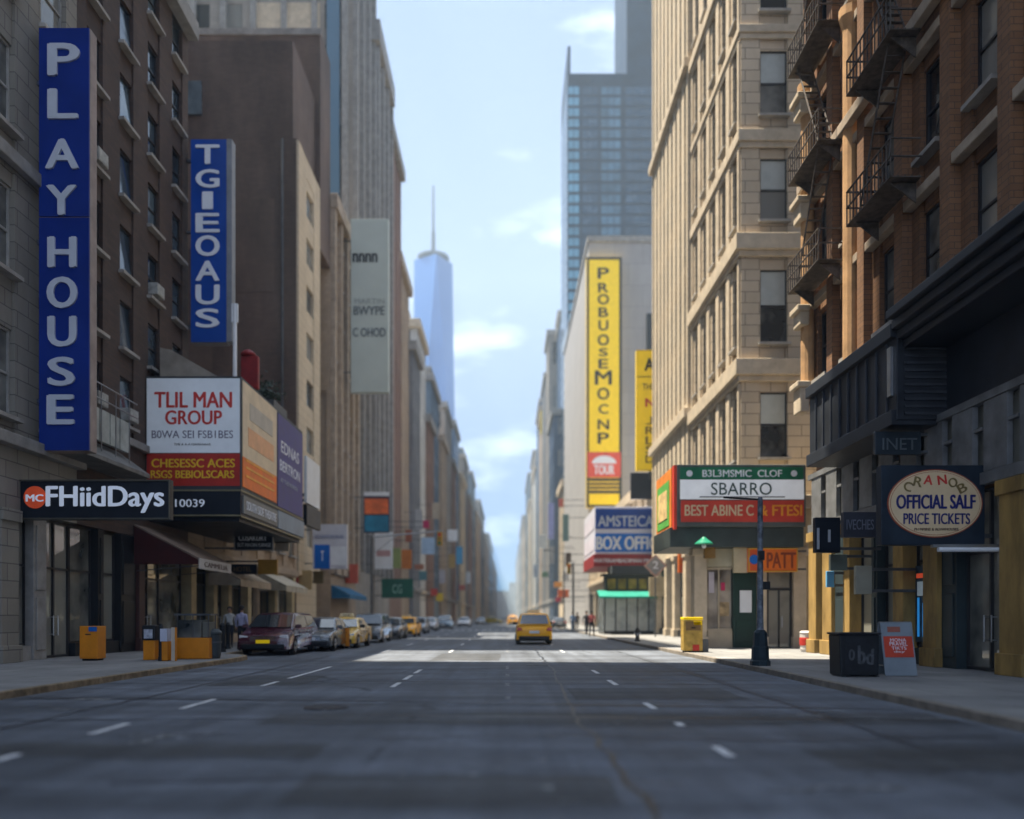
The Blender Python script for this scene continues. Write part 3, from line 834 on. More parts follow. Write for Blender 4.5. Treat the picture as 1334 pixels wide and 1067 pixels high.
for side, rows in ((-1, FAR_WEST), (1, FAR_EAST)):
    for y0, y1, hh, dx, mt, sb, lab, tk in rows:
        k = (y1 - y0) / y0
        nb = max(2, round(7 * min(1, k * 6))); nf = 9 if y0 < 180 else 7 if y0 < 340 else 5
        if y0 > 430: nb = 4
        glassy = mt in (m_blueglass, m_dkblue, m_bluemetal)
        row_building('far_tower' if hh > 55 else 'far_building', lab, side, (-14.5 - dx) if side < 0 else (11.4 + dx), y0, y1, hh, mt, nb, nf,
                     {b_pale: m_trimcream, b_white: m_trimcream, b_tan: m_trimtan}.get(mt, m_trimgrey), wf=.72 if glassy else .48, hf=.74 if glassy else .55, depth=11, tank=bool(tk), setback=sb or None, limit=60 if y0 < 180 else 36)
# --- the distant spire ----------------------------------------------------------
Yt = 430
sp = thing('glass_spire', 'tall tapering blue glass skyscraper with a mast in the far haze', 'skyscraper', (X(560, Yt), Yt + 20, 0))
cx_, cy_ = sp.location[0], sp.location[1]
hw = 11; zt = Z(320, Yt); k8 = 12
s_ = MB(); n0 = len(s_.v)
base = [(cx_ - hw, cy_ - hw), (cx_ + hw, cy_ - hw), (cx_ + hw, cy_ + hw), (cx_ - hw, cy_ + hw)]
top = [(cx_, cy_ - hw * .98), (cx_ + hw * .98, cy_), (cx_, cy_ + hw * .98), (cx_ - hw * .98, cy_)]
b3 = [(x, y, 55) for x, y in base]; t3 = [(x, y, zt) for x, y in top]
rot = Matrix.Rotation(R(14), 3, 'Z')
def rr(p): q = rot @ Vector((p[0] - cx_, p[1] - cy_, 0)); return (q.x + cx_, q.y + cy_, p[2])
b3 = [rr(p) for p in b3]; t3 = [rr(p) for p in t3]
for i in range(4):
    j = (i + 1) % 4
    s_.quad([b3[i], b3[j], t3[i]]); s_.quad([b3[j], t3[j], t3[i]])
s_.quad(t3); s_.build('glass_shaft', M('spire glass', (0.06, 0.17, 0.42), .14, metal=.3, var=.08, scale=.02, spec=.9), sp)
q_ = MB(); q_.prism([(p[0], p[1]) for p in b3], 'z', 0, 55); q_.build('podium', m_bluemetal, sp)
q_ = MB(); q_.lathe((cx_, cy_, zt), [(hw * .8, 1), (hw * .8, 2.6), (hw * .72, 2.6), (hw * .72, 1)], 24); q_.build('ring', m_iron, sp)
q_ = MB(); q_.lathe((cx_, cy_, zt - 1), [(1.3, 0), (1.0, 18), (.7, 18.1), (.5, (HZ - 215) / F * Yt - zt + 2)], 10); q_.build('mast', m_iron, sp)
# buildings closing the far end of the avenue
for x0, x1, h, lab in ((-44, -17.5, 62, 'pale hazy block at the left of the closed end of the avenue'), (-17, 2, 40, 'lowest hazy block in the middle of the closed end of the avenue'), (2.5, 30, 52, 'hazy block at the right of the closed end of the avenue')):
    b = Building('closing_block', lab, x0, 1, 1180, 1220, h, x1 - x0, b_grey)
    b.core(); b.near(0, h, 5, 8, .5, .5, 'plain'); b.solid(0, h, near=False); b.done(24)

# --- east side ---------------------------------------------------------------
R1 = Building('ornate_brick_building', 'ornate orange brown brick building over the dark canopy with pilasters and balconies', 11.4, 1, -4, 30.3, 40, 18, b_orange, m_trimtan)
R1.near_inset = False
R1.core(9.0)
R1.street(9.4, 40.6, 14, 8, .42, .62, 'dark', span=.1)
R1.H = 40.6
R1.mb.box(11.62, 29.4, -4, 30.3, 6.7, 9.4); R1.mb.box(11.9, 29.4, -4, 30.3, -.2, 6.7)
p = 34.3 / 14
for k in range(15):
    y = -4 + p * k
    R1.mb.box(11.403, 11.12, max(-4, y - .24), min(30.3, y + .24), 9.4, 40)
for z in (13.1, 17.0, 20.9, 24.8, 28.7):
    for k in range(14): R1.bar(11.397, 11.02 + .1, -4 + p * k + .27, -4 + p * (k + 1) - .27, z - .28, z)
for z in (17.25, 25.05, 33): R1.bar(11.117, 10.86, -4, 30.3, z, z + .35)
R1.done()
m_fire = M('fire escape iron', (0.085, 0.070, 0.058), .7, var=.4, scale=5)
def fire_escape(y0, y1, zs, label):
    t = thing('fire_escape', label, 'fire escape', (10.7, (y0 + y1) / 2, zs[0]), 'fire escapes on the ornate brick building')
    for i, z in enumerate(zs):
        p = MB(); p.box(10.25, 11.1, y0, y1, z - .05, z - .02)
        for k in range(5): p.box(10.27 + k * .19, 10.31 + k * .19, y0 + .01, y1 - .01, z - .018, z + .012)
        for yb in (y0 + .3, y1 - .3): p.prism([(11.1, z - .055), (10.4, z - .055), (11.1, z - .6)], 'y', yb - .02, yb + .02)
        po_ = p.build('platform', m_fire, t)
        r = MB()
        for zz in (z + .5, z + .98):
            r.box(10.25, 10.29, y0, y1, zz, zz + .04).box(10.29, 11.1, y0, y0 + .04, zz, zz + .04).box(10.29, 11.1, y1 - .04, y1, zz, zz + .04)
        n = int((y1 - y0) / .22)
        for k in range(n + 1): r.box(10.255, 10.285, y0 + (y1 - y0 - .03) * k / n, y0 + (y1 - y0 - .03) * k / n + .03, z, z + .98)
        r.build('railing', m_fire, po_)
        if i + 1 < len(zs):
            d = 1 if i % 2 else -1; ya, yb = ((y0 + .4, y1 - .5) if d > 0 else (y1 - .4, y0 + .5)); st = MB()
            for xx in (10.45, 10.95): st.tube((xx, ya, z), (xx, yb, zs[i + 1]), .03, n=6)
            for k in range(1, 12): st.box(10.45, 10.95, ya + (yb - ya) * k / 12 - .05, ya + (yb - ya) * k / 12 + .05, z + (zs[i + 1] - z) * k / 12 - .01, z + (zs[i + 1] - z) * k / 12 + .01)
            st.build('stair', m_fire, t)
fire_escape(26.6, 29.5, (13.3, 17.25, 21.2, 25.1, 29.0), 'dark iron fire escape on the far end of the ornate brick building')
fire_escape(21.6, 24.4, (13.3, 17.25, 21.2, 25.1), 'dark iron fire escape nearer along the ornate brick building')
for z, h_ in ((9.0, .9), (12.2, .5), (16.1, .6), (20.0, .5)):
    MB().box(10.75, 11.1, 29.6, 30.32, z, z + h_).box(10.62, 11.1, 29.5, 30.4, z + h_, z + h_ + .22).build('capital', m_trimcream, R1.root, bevel=.04)

# engaged columns and carved corner on the far end that the sun reaches
for y in (26.2, 29.95):
    ec = MB(); ec.lathe((11.15, y, 9.5), [(.3, 0), (.24, .25), (.24, 11), (.36, 11.4), (.36, 11.7)], 12)
    ec.build('engaged_column', M('orange stone', (0.46, 0.27, 0.13), .8, var=.2, bump=.3), R1.root)
# dark canopy: stepped fascia, low box, soffit
can = MB()
can.box(10.2, 11.62, 3, 21.1, 8.72, 8.95).box(10.05, 11.62, 3, 21.1, 8.98, 9.2).box(9.9, 11.62, 3, 21.1, 9.23, 9.45)
can.box(10.35, 11.62, 3, 21.1, 8.5, 8.7)
can.box(10.2, 11.62, 21.12, 27.2, 6.62, 9.0).box(10.05, 11.62, 21.15, 27.2, 8.8, 9.16).box(10.08, 11.62, 21.16, 27.2, 6.5, 6.9)
can_o = can.build('canopy', m_trimdark, R1.root, bevel=.02)
MB().box(10.12, 10.197, 21.3, 21.5, 7.3, 8.6).build('light_tube', m_steel, can_o)
MB().box(11.5, 11.615, 3, 21.1, 6.77, 8.48).build('back_panel', m_trimdark, can_o)
rib = MB()
for k in range(9): rib.box(10.15, 10.197, 21.6 + k * .62, 21.66 + k * .62, 6.95, 8.75)
for k in range(11): rib.box(10.4, 11.6, 21.085, 21.118, 6.75 + k * .19, 6.82 + k * .19)
rib.build('ribs', M('dark rib metal', (0.045, 0.05, 0.06), .5, var=.2), can_o)
# transom band with pale mullions
tr = MB()
for k in range(15): tr.box(11.28, 11.42, 11 + k * 1.35, 10.1 + k * 1.35, 4.9, 6.55)
tr.box(11.25, 11.45, 8, 30.2, 6.56, 6.75).box(11.25, 11.45, 8, 30.2, 4.6, 4.88)
for k in range(14): tr.box(11.3, 11.4, 11.1 + k * 1.35, 12.35 + k * 1.35, 5.9, 5.98)
to = tr.build('transom', M('grey transom metal', (0.17, 0.175, 0.18), .5, var=.25), R1.root)
MB().quad([(11.5, 8, 4.8), (11.5, 30.2, 4.8), (11.5, 30.2, 6.6), (11.5, 8, 6.6)]).build('pane', m_shop, to)
shopfront(R1.root, 1, 11.4, [(9, 9.8, 'column'), (9.8, 13.4, 'glass'), (13.4, 14.2, 'column'), (14.2, 17.6, 'glass'), (17.6, 18.5, 'column'), (18.5, 20.5, 'door'), (20.5, 21.2, 'panel'), (21.2, 21.9, 'column'), (21.9, 23, 'glass'), (23, 23.6, 'column'), (23.6, 24.9, 'glass'), (24.9, 25.3, 'panel'), (25.3, 26.6, 'glass'), (26.6, 27.1, 'column'), (27.1, 28.1, 'panel'), (28.1, 28.9, 'column'), (28.9, 29.5, 'glass'), (29.5, 30.2, 'column')], ztop=4.58, mcol=m_yellowpaint, mpan=M('dark teal panel', (0.03, 0.045, 0.05), .5))

# corner shop block that the green, white and red marquee hangs on
S = Building('corner_shop', 'low cream corner shop under the green white and red marquee', 8.0, 1, 34.6, 40, 6.6, 9, M('cream painted stucco', (0.50, 0.40, 0.25), .7, var=.15), m_trimcream, near_inset=False)
S.mb.box(8.5, 17, 35.3, 37.2, -.2, 4.5).box(8.0, 17, 34.62, 37.2, 4.5, 6.6).box(11.7, 17, 37.2, 39.98, -.2, 6.6)
S.bar(7.9, 17, 34.5, 34.617, 6.1, 6.7)
S.done()
for x, w in ((8.03, .55), (10.75, .4), (12.3, .55)):
    cs = MB(); cs.box(x, x + w, 34.62, 35.28, .13, 4.5).box(x - .06, x + w + .06, 34.56, 35.28, .13, .6).box(x - .08, x + w + .08, 34.54, 35.28, 4.1, 4.45)
    cs.build('column', m_trimcream, S.root, bevel=.02)
fr = MB()
fr.box(8.6, 9.7, 34.8, 34.9, .85, .95).box(8.6, 9.7, 34.8, 34.9, 3.5, 3.6).box(9.1, 9.16, 34.8, 34.9, .95, 3.5).box(8.64, 9.7, 34.75, 35.15, .13, .848)
fo = fr.build('shop_window', M('cream joinery', (0.46, 0.38, 0.27), .6), S.root)
MB().quad([(8.6, 34.95, .85), (9.7, 34.95, .85), (9.7, 34.95, 3.6), (8.6, 34.95, 3.6)]).build('pane', glass('bright shop glass', (0.07, 0.055, 0.045), (0.46, 0.40, 0.33), .05, .42), fo)
for x0, x1, z0, z1, mt in ((8.72, 8.95, 2.5, 3.4, M('pale pink poster', (0.55, 0.50, 0.55), .6)), (9.25, 9.42, 2.6, 2.95, M('crimson poster', (0.50, 0.03, 0.10), .6)), (9.2, 9.6, 1.5, 2.1, M('tan poster', (0.42, 0.30, 0.16), .6, var=.4, scale=4))):
    MB().box(x0, x1, 34.9, 34.94, z0, z1).build('poster', mt, fo)
gd = MB().box(9.72, 10.73, 34.7, 35.2, .13, 3.6).box(9.85, 10.6, 34.66, 34.698, .4, 1.3).build('green_panel', M('dark green joinery', (0.010, 0.038, 0.030), .45), S.root, bevel=.01)
MB().box(10.0, 10.5, 34.64, 34.696, 1.65, 2.6).build('notice', m_white, gd)
dr = MB().box(11.2, 11.28, 34.8, 34.9, .13, 3.6).box(12.2, 12.28, 34.8, 34.9, .13, 3.6).box(11.28, 12.2, 34.8, 34.9, 2.6, 2.7).box(11.7, 11.76, 34.8, 34.9, .13, 2.6).build('door', m_frame, S.root)
MB().quad([(11.28, 34.86, .15), (12.2, 34.86, .15), (12.2, 34.86, 3.6), (11.28, 34.86, 3.6)]).build('pane', m_shop, dr)
MB().tube((11.85, 34.78, 1.0), (11.85, 34.78, 1.5), .02, n=8).build('handle', m_steel, dr)
MB().box(8.6, 12.28, 34.75, 35.28, 3.62, 4.5).build('fascia', M('pale fascia', (0.45, 0.40, 0.28), .7), S.root)

R2 = Building('cream_corner_building', 'cream stone corner building with heavy cornices above the marquee sign', 11.6, 1, 40, 50.4, 48, 16, b_stone, m_trimcream)
R2.core(6.0)
R2.solid(6, 8.6); 
for z0, z1 in ((8.6, 13.4), (14.2, 19.6), (20.4, 25), (25.6, 30.4), (30.8, 35.4), (36, 46)):
    n = 2 if z1 > 45 else 1
    R2.street(z0, z1, 5, n, .46, .68, 'dark', span=.18)
    R2.near(z0, z1, 6, n, .52, .68, 'shade', span=.1)
for z0, z1, d in ((13.4, 14.2, .36), (19.6, 20.4, .34), (25, 25.6, .2), (30.4, 30.8, .16), (35.4, 36, .28), (46, 48.3, .8)):
    R2.band(z0, z1, d); R2.band(z0 - .28, z0 - .002, d * .5)
for k in range(6):
    y = 40 + 10.4 * k / 5
    for z0, z1 in ((8.6, 13.1), (14.2, 19.3), (20.4, 24.7), (25.6, 30.1), (30.8, 35.1)):
        R2.bar(11.597, 11.47, max(40.05, y - .3), min(50.35, y + .3), z0, z1 - .02)
R2.mb.box(12, 27.6, 40.4, 50.4, -.2, 6.0)
R2.done()
R2b = Building('pale_ribbed_tower', 'pale limestone tower with thin vertical ribs beyond the cream corner building', 11.35, 1, 50.8, 63.2, 62, 16, b_pale, m_trimcream)
R2b.core(5.8); R2b.solid(5.6, 6.4); R2b.mb.box(11.8, 27, 51.2, 63.2, -.2, 5.8)
for z0, z1 in ((6.4, 14), (15, 36), (37, 60)):
    R2b.street(z0, z1, 9, max(2, int((z1 - z0) / 3.6)), .4, .64, 'plain', span=.25)
    R2b.solid(z1, z1 + 1)
R2b.near(38, 60, 6, 6, .5, .6, 'dark'); R2b.solid(6.4, 38, street=False)
R2b.band(14, 14.6, .3); R2b.band(36, 36.6, .3); R2b.band(60.6, 62.2, .7)
R2b.done()

shopfront(R2b.root, 1, 11.35, [(50.8, 51.6, 'column'), (51.6, 54.2, 'glass'), (54.2, 55, 'column'), (55, 57, 'door'), (57, 57.7, 'column'), (57.7, 60.6, 'glass'), (60.6, 61.3, 'column'), (61.3, 62.6, 'glass'), (62.6, 63.2, 'column')], ztop=5.6, mcol=m_trimcream)
shopfront(R2.root, 1, 11.6, [(40, 41, 'column'), (41, 44.5, 'glass'), (44.5, 45.3, 'column'), (45.3, 48.5, 'glass'), (48.5, 50.4, 'column')], ztop=6, mcol=m_trimcream)

R3 = Building('boxoffice_block', 'low beige block behind the blue box office marquee', 11.4, 1, 66, 112.5, 12.5, 20, b_pale, m_trimcream)
R3.core(5.2); R3.solid(4.7, 6); R3.street(6, 12.5, 12, 2, .4, .6, 'plain', span=.15); R3.near(6, 12.5, 4, 2, .5, .6, 'dark')
R3.band(11.8, 12.7, .5); R3.band(5.6, 6, .3)
R3.mb.box(11.8, 31.4, 66.4, 112.5, -.2, 5.2)
R3.done(60)
shopfront(R3.root, 1, 11.4, [(66, 66.8, 'column'), (66.8, 72, 'glass'), (72, 73, 'column'), (73, 78, 'door'), (78, 79, 'column'), (79, 86, 'glass'), (86, 87, 'column'), (87, 95, 'glass'), (95, 96, 'panel'), (96, 104, 'glass'), (104, 105, 'column'), (105, 112, 'glass')], ztop=4.68, mcol=m_trimcream)
R4 = Building('grey_panel_tower', 'plain grey panelled tower that carries the tall yellow sign', 11.4, 1, 113, 162, 54, 22, b_grey, m_trimgrey, near_inset=False)
R4.mb.box(11.4, 33.4, 113, 162, -.2, 54)
R4.bar(11.2, 33.6, 112.8, 162, 54, 54.8)
for x in (19.5, 25): MB().box(x, x + 1.6, 112.9, 112.997, 38, 44).build('louvre', m_black, R4.root)
R4.done()
# blue glass tower behind the grey one
H = Z(84, 179)
G = Building('blue_glass_tower', 'tall dark blue glass tower rising behind the yellow sign', 13.4, 1, 179, 200, H, 20, M('dark glass wall', (0.010, 0.022, 0.040), .35, var=.25, scale=.3, spec=.15), m_bluemetal, near_inset=False)
G.mb.box(13.4, 33.4, 179, 200, -.2, H - 2).box(26.6, 36, 179.6, 200, H - 2.1, H + 36)
G.mb.box(13.4, 14.0, 178.9, 200, H - 2, H + 4)
G.done()
def grid(name, mat, xa, xb, d, z0=30, hh=1.7, step=2.4, n=1):
    m = MB()
    z = H - 5
    while z > z0:
        for k in range(n):
            a = xa + (xb - xa) * k / n; m.box(a + .05, a + (xb - xa) / n - .1, 179 - d, 178.997, z - hh, z)
        z -= step
    m.build(name, mat, G.root)
grid('corner_glazing', M('pale cyan glazing', (0.10, 0.24, 0.33), .15, var=.25, scale=.15), 13.5, 16.0, .1, n=2)
grid('left_glazing', M('slate glazing', (0.022, 0.050, 0.085), .25, var=.35, scale=.2, spec=.35), 16.6, 20.2, .08, n=3)
grid('middle_glazing', M('steel blue glazing', (0.06, 0.125, 0.18), .2, var=.4, scale=.2), 20.8, 25.2, .08, n=3)
grid('right_glazing', M('slate glazing', (0.022, 0.050, 0.085), .25, var=.35), 26.2, 33, .08, n=4)
sg = MB()
for k in range(40): sg.box(13.3, 13.397, 179.3, 199.7, H - 6.7 - k * 2.4, H - 5 - k * 2.4)
sg.build('side_glazing', m_cur, G.root)
# ------------------------------------------------------------------ signs
class Sign:
    """an upright box sign facing the camera's way; (u, v) name its corners in the photograph at distance Y"""
    def __init__(s, name, label, cat, u0, v0, u1, v1, Y, thick=.3, group=None, x=None, z=None):
        if x is None: x = (X(u0, Y), X(u1, Y))
        if z is None: z = (Z(v1, Y), Z(v0, Y))
        s.x0, s.x1, s.z0, s.z1, s.Y, s.t = x[0], x[1], z[0], z[1], Y, thick
        s.root = thing(name, label, cat, ((s.x0 + s.x1) / 2, Y + thick / 2, s.z0), group)
    def P(s, fx, fz): return s.x0 + (s.x1 - s.x0) * fx, s.z1 - (s.z1 - s.z0) * fz
    def box(s, mat=None, rim=.06, rimmat=None, name='box'):
        m = MB().box(s.x0, s.x1, s.Y, s.Y + s.t, s.z0, s.z1)
        if rimmat:
            r = rim; y = s.Y
            q = MB().box(s.x0, s.x1, y - .05, y - .003, s.z1 - r, s.z1).box(s.x0, s.x1, y - .05, y - .003, s.z0, s.z0 + r)
            q.box(s.x0, s.x0 + r, y - .05, y - .003, s.z0 + r, s.z1 - r).box(s.x1 - r, s.x1, y - .05, y - .003, s.z0 + r, s.z1 - r)
            q.build('frame', rimmat, s.root, bevel=.01)
        m.build(name, mat or m_black, s.root, bevel=.012)
        return s
    def panel(s, fx0, fz0, fx1, fz1, mat, name='panel', d=.02):
        a, b = s.P(fx0, fz0), s.P(fx1, fz1)
        o = MB().box(a[0], b[0], s.Y - d, s.Y - .003, b[1], a[1]).build(name, mat, s.root)
        return o
    def text(s, st, fx0, fz0, fx1, fz1, mat, bold=.015, d=.021, space=1.0):
        a, b = s.P(fx0, fz0), s.P(fx1, fz1)
        return text(st, mat, s.root, ((a[0] + b[0]) / 2, s.Y - d, (a[1] + b[1]) / 2), b[0] - a[0], a[1] - b[1], bold=bold, space=space)
    def brackets(s, xw, n=2, r=.05, mat=None):
        m = MB()
        xe = s.x0 if xw < s.x0 else s.x1
        for i in range(n):
            z = s.z0 + (s.z1 - s.z0) * (.12 + .76 * i / max(1, n - 1))
            m.box(xw, xe, s.Y + s.t * .5 - r, s.Y + s.t * .5 + r, z - r, z + r)
        m.build('bracket', mat or m_iron, s.root)
        return s

# PLAYHOUSE
s = Sign('blade_sign', 'tall deep blue vertical sign reading PLAYHOUSE on the grey limestone tower', 'sign', 52, 38, 117, 587, 24.7, .4)
MB().box(s.x0 - .02, s.x1 + .02, s.Y + .004, s.Y + s.t, s.z0 - .02, s.z1 + .02).build('box', M('faded tan sign side', (0.34, 0.27, 0.24), .6, var=.2), s.root, bevel=.02)
o_ = s.panel(0, 0, 1, .446, m_blue, 'upper_face', .05); o_ = s.panel(0, .449, 1, 1, m_blue, 'lower_face', .05)
m_pl = M('blue grey letters', (0.50, 0.53, 0.60), .5, var=.06)
vs = [(82, 60, 100, 38), (84, 119, 156, 36), (83, 184, 221, 40), (82, 244, 281, 36), (83, 311, 349, 34), (83, 363, 402, 36), (83, 414, 452, 34), (82, 467, 503, 32), (81, 516, 553, 32)]
for ch, (uc, v0, v1, w) in zip('PLAYHOUSE', vs):
    Y = s.Y
    if ch == 'P': uc = 85
    text(ch, m_pl, s.root, (X(uc, Y), Y - .052, (Z(v0, Y) + Z(v1, Y)) / 2), w / F * Y, (v1 - v0) / F * Y, bold=.045, depth=.06)
s.brackets(-14.5, 3, .07) if s.x0 > -14.5 else None
MB().box(-14.6, s.x0 + .3, s.Y + .3, s.Y + .42, s.z1 - 1.2, s.z1 - 1.05).box(-14.6, s.x0 + .3, s.Y + .3, s.Y + .42, s.z0 + 1.2, s.z0 + 1.35).build('bracket', m_iron, s.root)

# TGIEOAUS
s = Sign('blade_sign', 'blue vertical sign reading TGIEOAUS at the end of the dark brick building', 'sign', 249, 182, 295, 446, 36.2, .5)
MB().box(s.x0, s.x1, s.Y + .004, s.Y + s.t, s.z0, s.z1).box(s.x1 + .002, s.x1 + .24, s.Y + .02, s.Y + s.t, s.z0 + .05, s.z1 + .05).build('box', M('grey sign side', (0.24, 0.25, 0.27), .5, var=.15), s.root, bevel=.015)
s.panel(.0, 0, 1, 1, M('mid blue sign face', (0.008, 0.065, 0.34), .4, var=.12, scale=.5), 'face', .03)
for ch, v0, v1 in zip('TGIEOAUS', (190, 222, 251, 279, 308, 341, 372, 403), (214, 245, 273, 303, 334, 366, 397, 427)):
    Y = s.Y
    text(ch, m_letter, s.root, (X(271, Y), Y - .032, (Z(v0, Y) + Z(v1, Y)) / 2), (12 if ch == 'I' else 29) / F * Y, (v1 - v0) / F * Y, bold=.04, depth=.05)
MB().box(-14.6, s.x0 + .15, s.Y + .2, s.Y + .32, s.z1 - .9, s.z1 - .75).box(-14.6, s.x0 + .15, s.Y + .2, s.Y + .32, s.z0 + .7, s.z0 + .85).box(-14.6, s.x0 + .02, s.Y + .2, s.Y + .3, s.z0 + 5, s.z0 + 5.1).build('bracket', m_iron, s.root)

# corner billboard
Yb = 32.3
s = Sign('corner_billboard', 'large corner billboard with a white front, red band and orange and purple sides', 'billboard', 190, 490, 314, 673, Yb, 9.7)
x0, x1, z1 = s.x0, s.x1, s.z1
zb = Z(673, Yb)
MB().box(x0, x1, Yb, Yb + 9.7, Z(640, Yb), z1).build('box', M('dark billboard frame', (0.05, 0.055, 0.06), .5), s.root, bevel=.02)
fz = lambda v: (v - 490) / 183
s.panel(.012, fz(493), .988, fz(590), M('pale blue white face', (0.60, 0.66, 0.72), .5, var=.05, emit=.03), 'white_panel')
s.panel(.012, fz(591), .988, fz(633), m_red, 'red_panel')
fx = lambda u: (u - 190) / 124
s.text('TLIL MAN', fx(202), fz(511), fx(302), fz(531), m_redink, .03)
s.text('GROUP', fx(216), fz(535), fx(289), fz(553), m_redink, .03)
s.text('B0WA SEI FSB1BES', fx(198), fz(561), fx(304), fz(571), M('grey violet letters', (0.16, 0.15, 0.22), .5), .01)
s.text('THE A A A NAMAAAAA', fx(227), fz(577.5), fx(275), fz(580.5), m_ink, 0)
s.text('CHESESSC ACES', fx(198), fz(598), fx(306), fz(609), m_yellowink, .03)
s.text('RSGS BEBIOLSCARS', fx(197), fz(613), fx(305), fz(623), m_yellowink, .03)
# the dark band under it, front and side
dk = MB().box(X(222, Yb), x1 + .02, Yb - .12, Yb + 9.7, zb, Z(640, Yb) - .004)
dk.build('lower_band', m_dark, s.root)
tr_ = MB()
for v in (639.5, 672): tr_.box(X(223, Yb), x1 + .06, Yb - .16, Yb - .122, Z(v, Yb) - .03, Z(v, Yb) + .03)
for zz in (Z(639.5, Yb), zb): tr_.box(x1 + .022, x1 + .06, Yb - .12, Yb + 9.7, zz - .03, zz + .03)
tr_.build('trim', M('brass trim', (0.25, 0.22, 0.13), .4, metal=.5), s.root)
text('10039', m_lit, s.root, (X(249, Yb), Yb - .122, Z(656, Yb)), 38 / F * Yb, 10 / F * Yb, bold=0)
# sides facing the road
def side_panel(y0, y1, za, zc, mat, name='side_panel', d=.03, xx=None):
    xx = x1 if xx is None else xx
    return MB().box(xx + .003, xx + d, y0, y1, za, zc).build(name, mat, s.root)
ze, zr = Z(633, Yb), z1 - .12
side_panel(Yb + .15, Yb + 4.9, Z(590, Yb) - .1, zr, M('cream poster', (0.72, 0.58, 0.40), .5, var=.1))
side_panel(Yb + .15, Yb + 4.9, ze, Z(590, Yb) - .11, m_orange)
side_panel(Yb + 1.0, Yb + 4.2, 9.6, 10.3, M('pale grey patch', (0.50, 0.45, 0.38), .5), 'poster_block', .045)
side_panel(Yb + .8, Yb + 4.4, 8.5, 9.25, M('peach patch', (0.78, 0.42, 0.22), .5), 'poster_block', .045)
for zz in (7.15, 7.5, 7.8): side_panel(Yb + .5, Yb + 4.5, zz, zz + .1, M('amber stripe', (0.85, 0.38, 0.06), .5), 'stripe', .045)
side_panel(Yb + 5.1, Yb + 9.6, ze - .1, zr - .05, M('violet poster', (0.075, 0.065, 0.22), .5, var=.15))
text('EDNAS', m_letter, s.root, (x1 + .032, Yb + 7.2, 9.5), 3.2, .55, 'east', .01)
text('BERTRON', m_letter, s.root, (x1 + .032, Yb + 7.2, 8.6), 3.6, .5, 'east', .01)
text('AT THE NORTH', M('grey letters', (0.4, 0.42, 0.5), .5), s.root, (x1 + .032, Yb + 7.0, 7.9), 3.0, .2, 'east', 0)
side_panel(Yb + .1, Yb + 4.9, zb + .15, Z(640, Yb) - .15, M('grey side band', (0.20, 0.20, 0.19), .5), 'side_band', .06, x1 + .02)
text('SOUTH SIDE THEATRE', m_letter, s.root, (x1 + .085, Yb + 2.5, (zb + Z(640, Yb)) / 2), 4.2, .36, 'east', .01)
side_panel(Yb + 5.0, Yb + 9.7, zb + .1, Z(640, Yb) - .1, M('pale blue side band', (0.25, 0.30, 0.36), .5), 'side_band', .06, x1 + .02)
MB().box(x0 + .1, x1 - .1, Yb + .1, Yb + 9.5, Z(640, Yb) - 1.2, Z(640, Yb) - .9).build('soffit', m_black, s.root)
# sloped roof, white pole, red letters and shrub on top of the billboard
rf = MB().prism([(X(200, Yb), z1 + .02), (x1 - .9, z1 + .02), (X(215, Yb), z1 + 1.25), (X(200, Yb), z1 + 1.35)], 'y', Yb + .6, Yb + 4)
tag(rf.build('roof_hood', M('beige metal roof', (0.30, 0.26, 0.21), .6, var=.2)), 'beige sloped metal hood behind the top of the corner billboard', 'roof')
po = MB().tube((X(306, 36), 36, z1 - .1), (X(306, 36), 36, Z(396, 36)), .09).box(X(302, 36), X(310, 36), 35.94, 36.06, Z(420, 36), Z(396, 36))
tag(po.build('roof_pole', m_white), 'white roof pole standing on the corner billboard below the blue vertical sign', 'pole')
rs = MB().box(X(313, 34), X(336, 34), 34, 34.3, z1 + .0, Z(463, 34)).lathe((X(322, 34), 34.15, Z(463, 34)), [(.3, 0), (.34, .1), (.2, .22), (.05, .3)], 12)
tag(rs.build('roof_sign', M('dark red paint', (0.22, 0.015, 0.015), .5, var=.25), bevel=.05), 'small dark red rooftop sign on the corner billboard', 'sign')
pl = thing('planter_shrub', 'dark leafy shrub in a planter on top of the corner billboard', 'plant', (x1 - .9, 38, z1))
pl.location[2] = z1
MB().box(x1 - 2.0, x1 - .1, 37.2, 39.4, z1 + .003, z1 + .4).build('planter', m_iron, pl)
lf = MB(); random.seed(3)
for i in range(520):
    c = Vector((x1 - 1.0 + random.gauss(0, .42), 38.3 + random.gauss(0, .5), z1 + .75 + abs(random.gauss(0, .33)) * (1 if random.random() < .8 else 1.5)))
    a = Vector((random.gauss(0, 1), random.gauss(0, 1), random.gauss(0, 1))).normalized() * random.uniform(.08, .16)
    b_ = a.orthogonal().normalized() * .05
    lf.quad([c - a, c + b_, c + a, c - b_])
lf.build('foliage', M('dark leaves', (0.03, 0.05, 0.035), .6, var=.5, scale=4), pl)

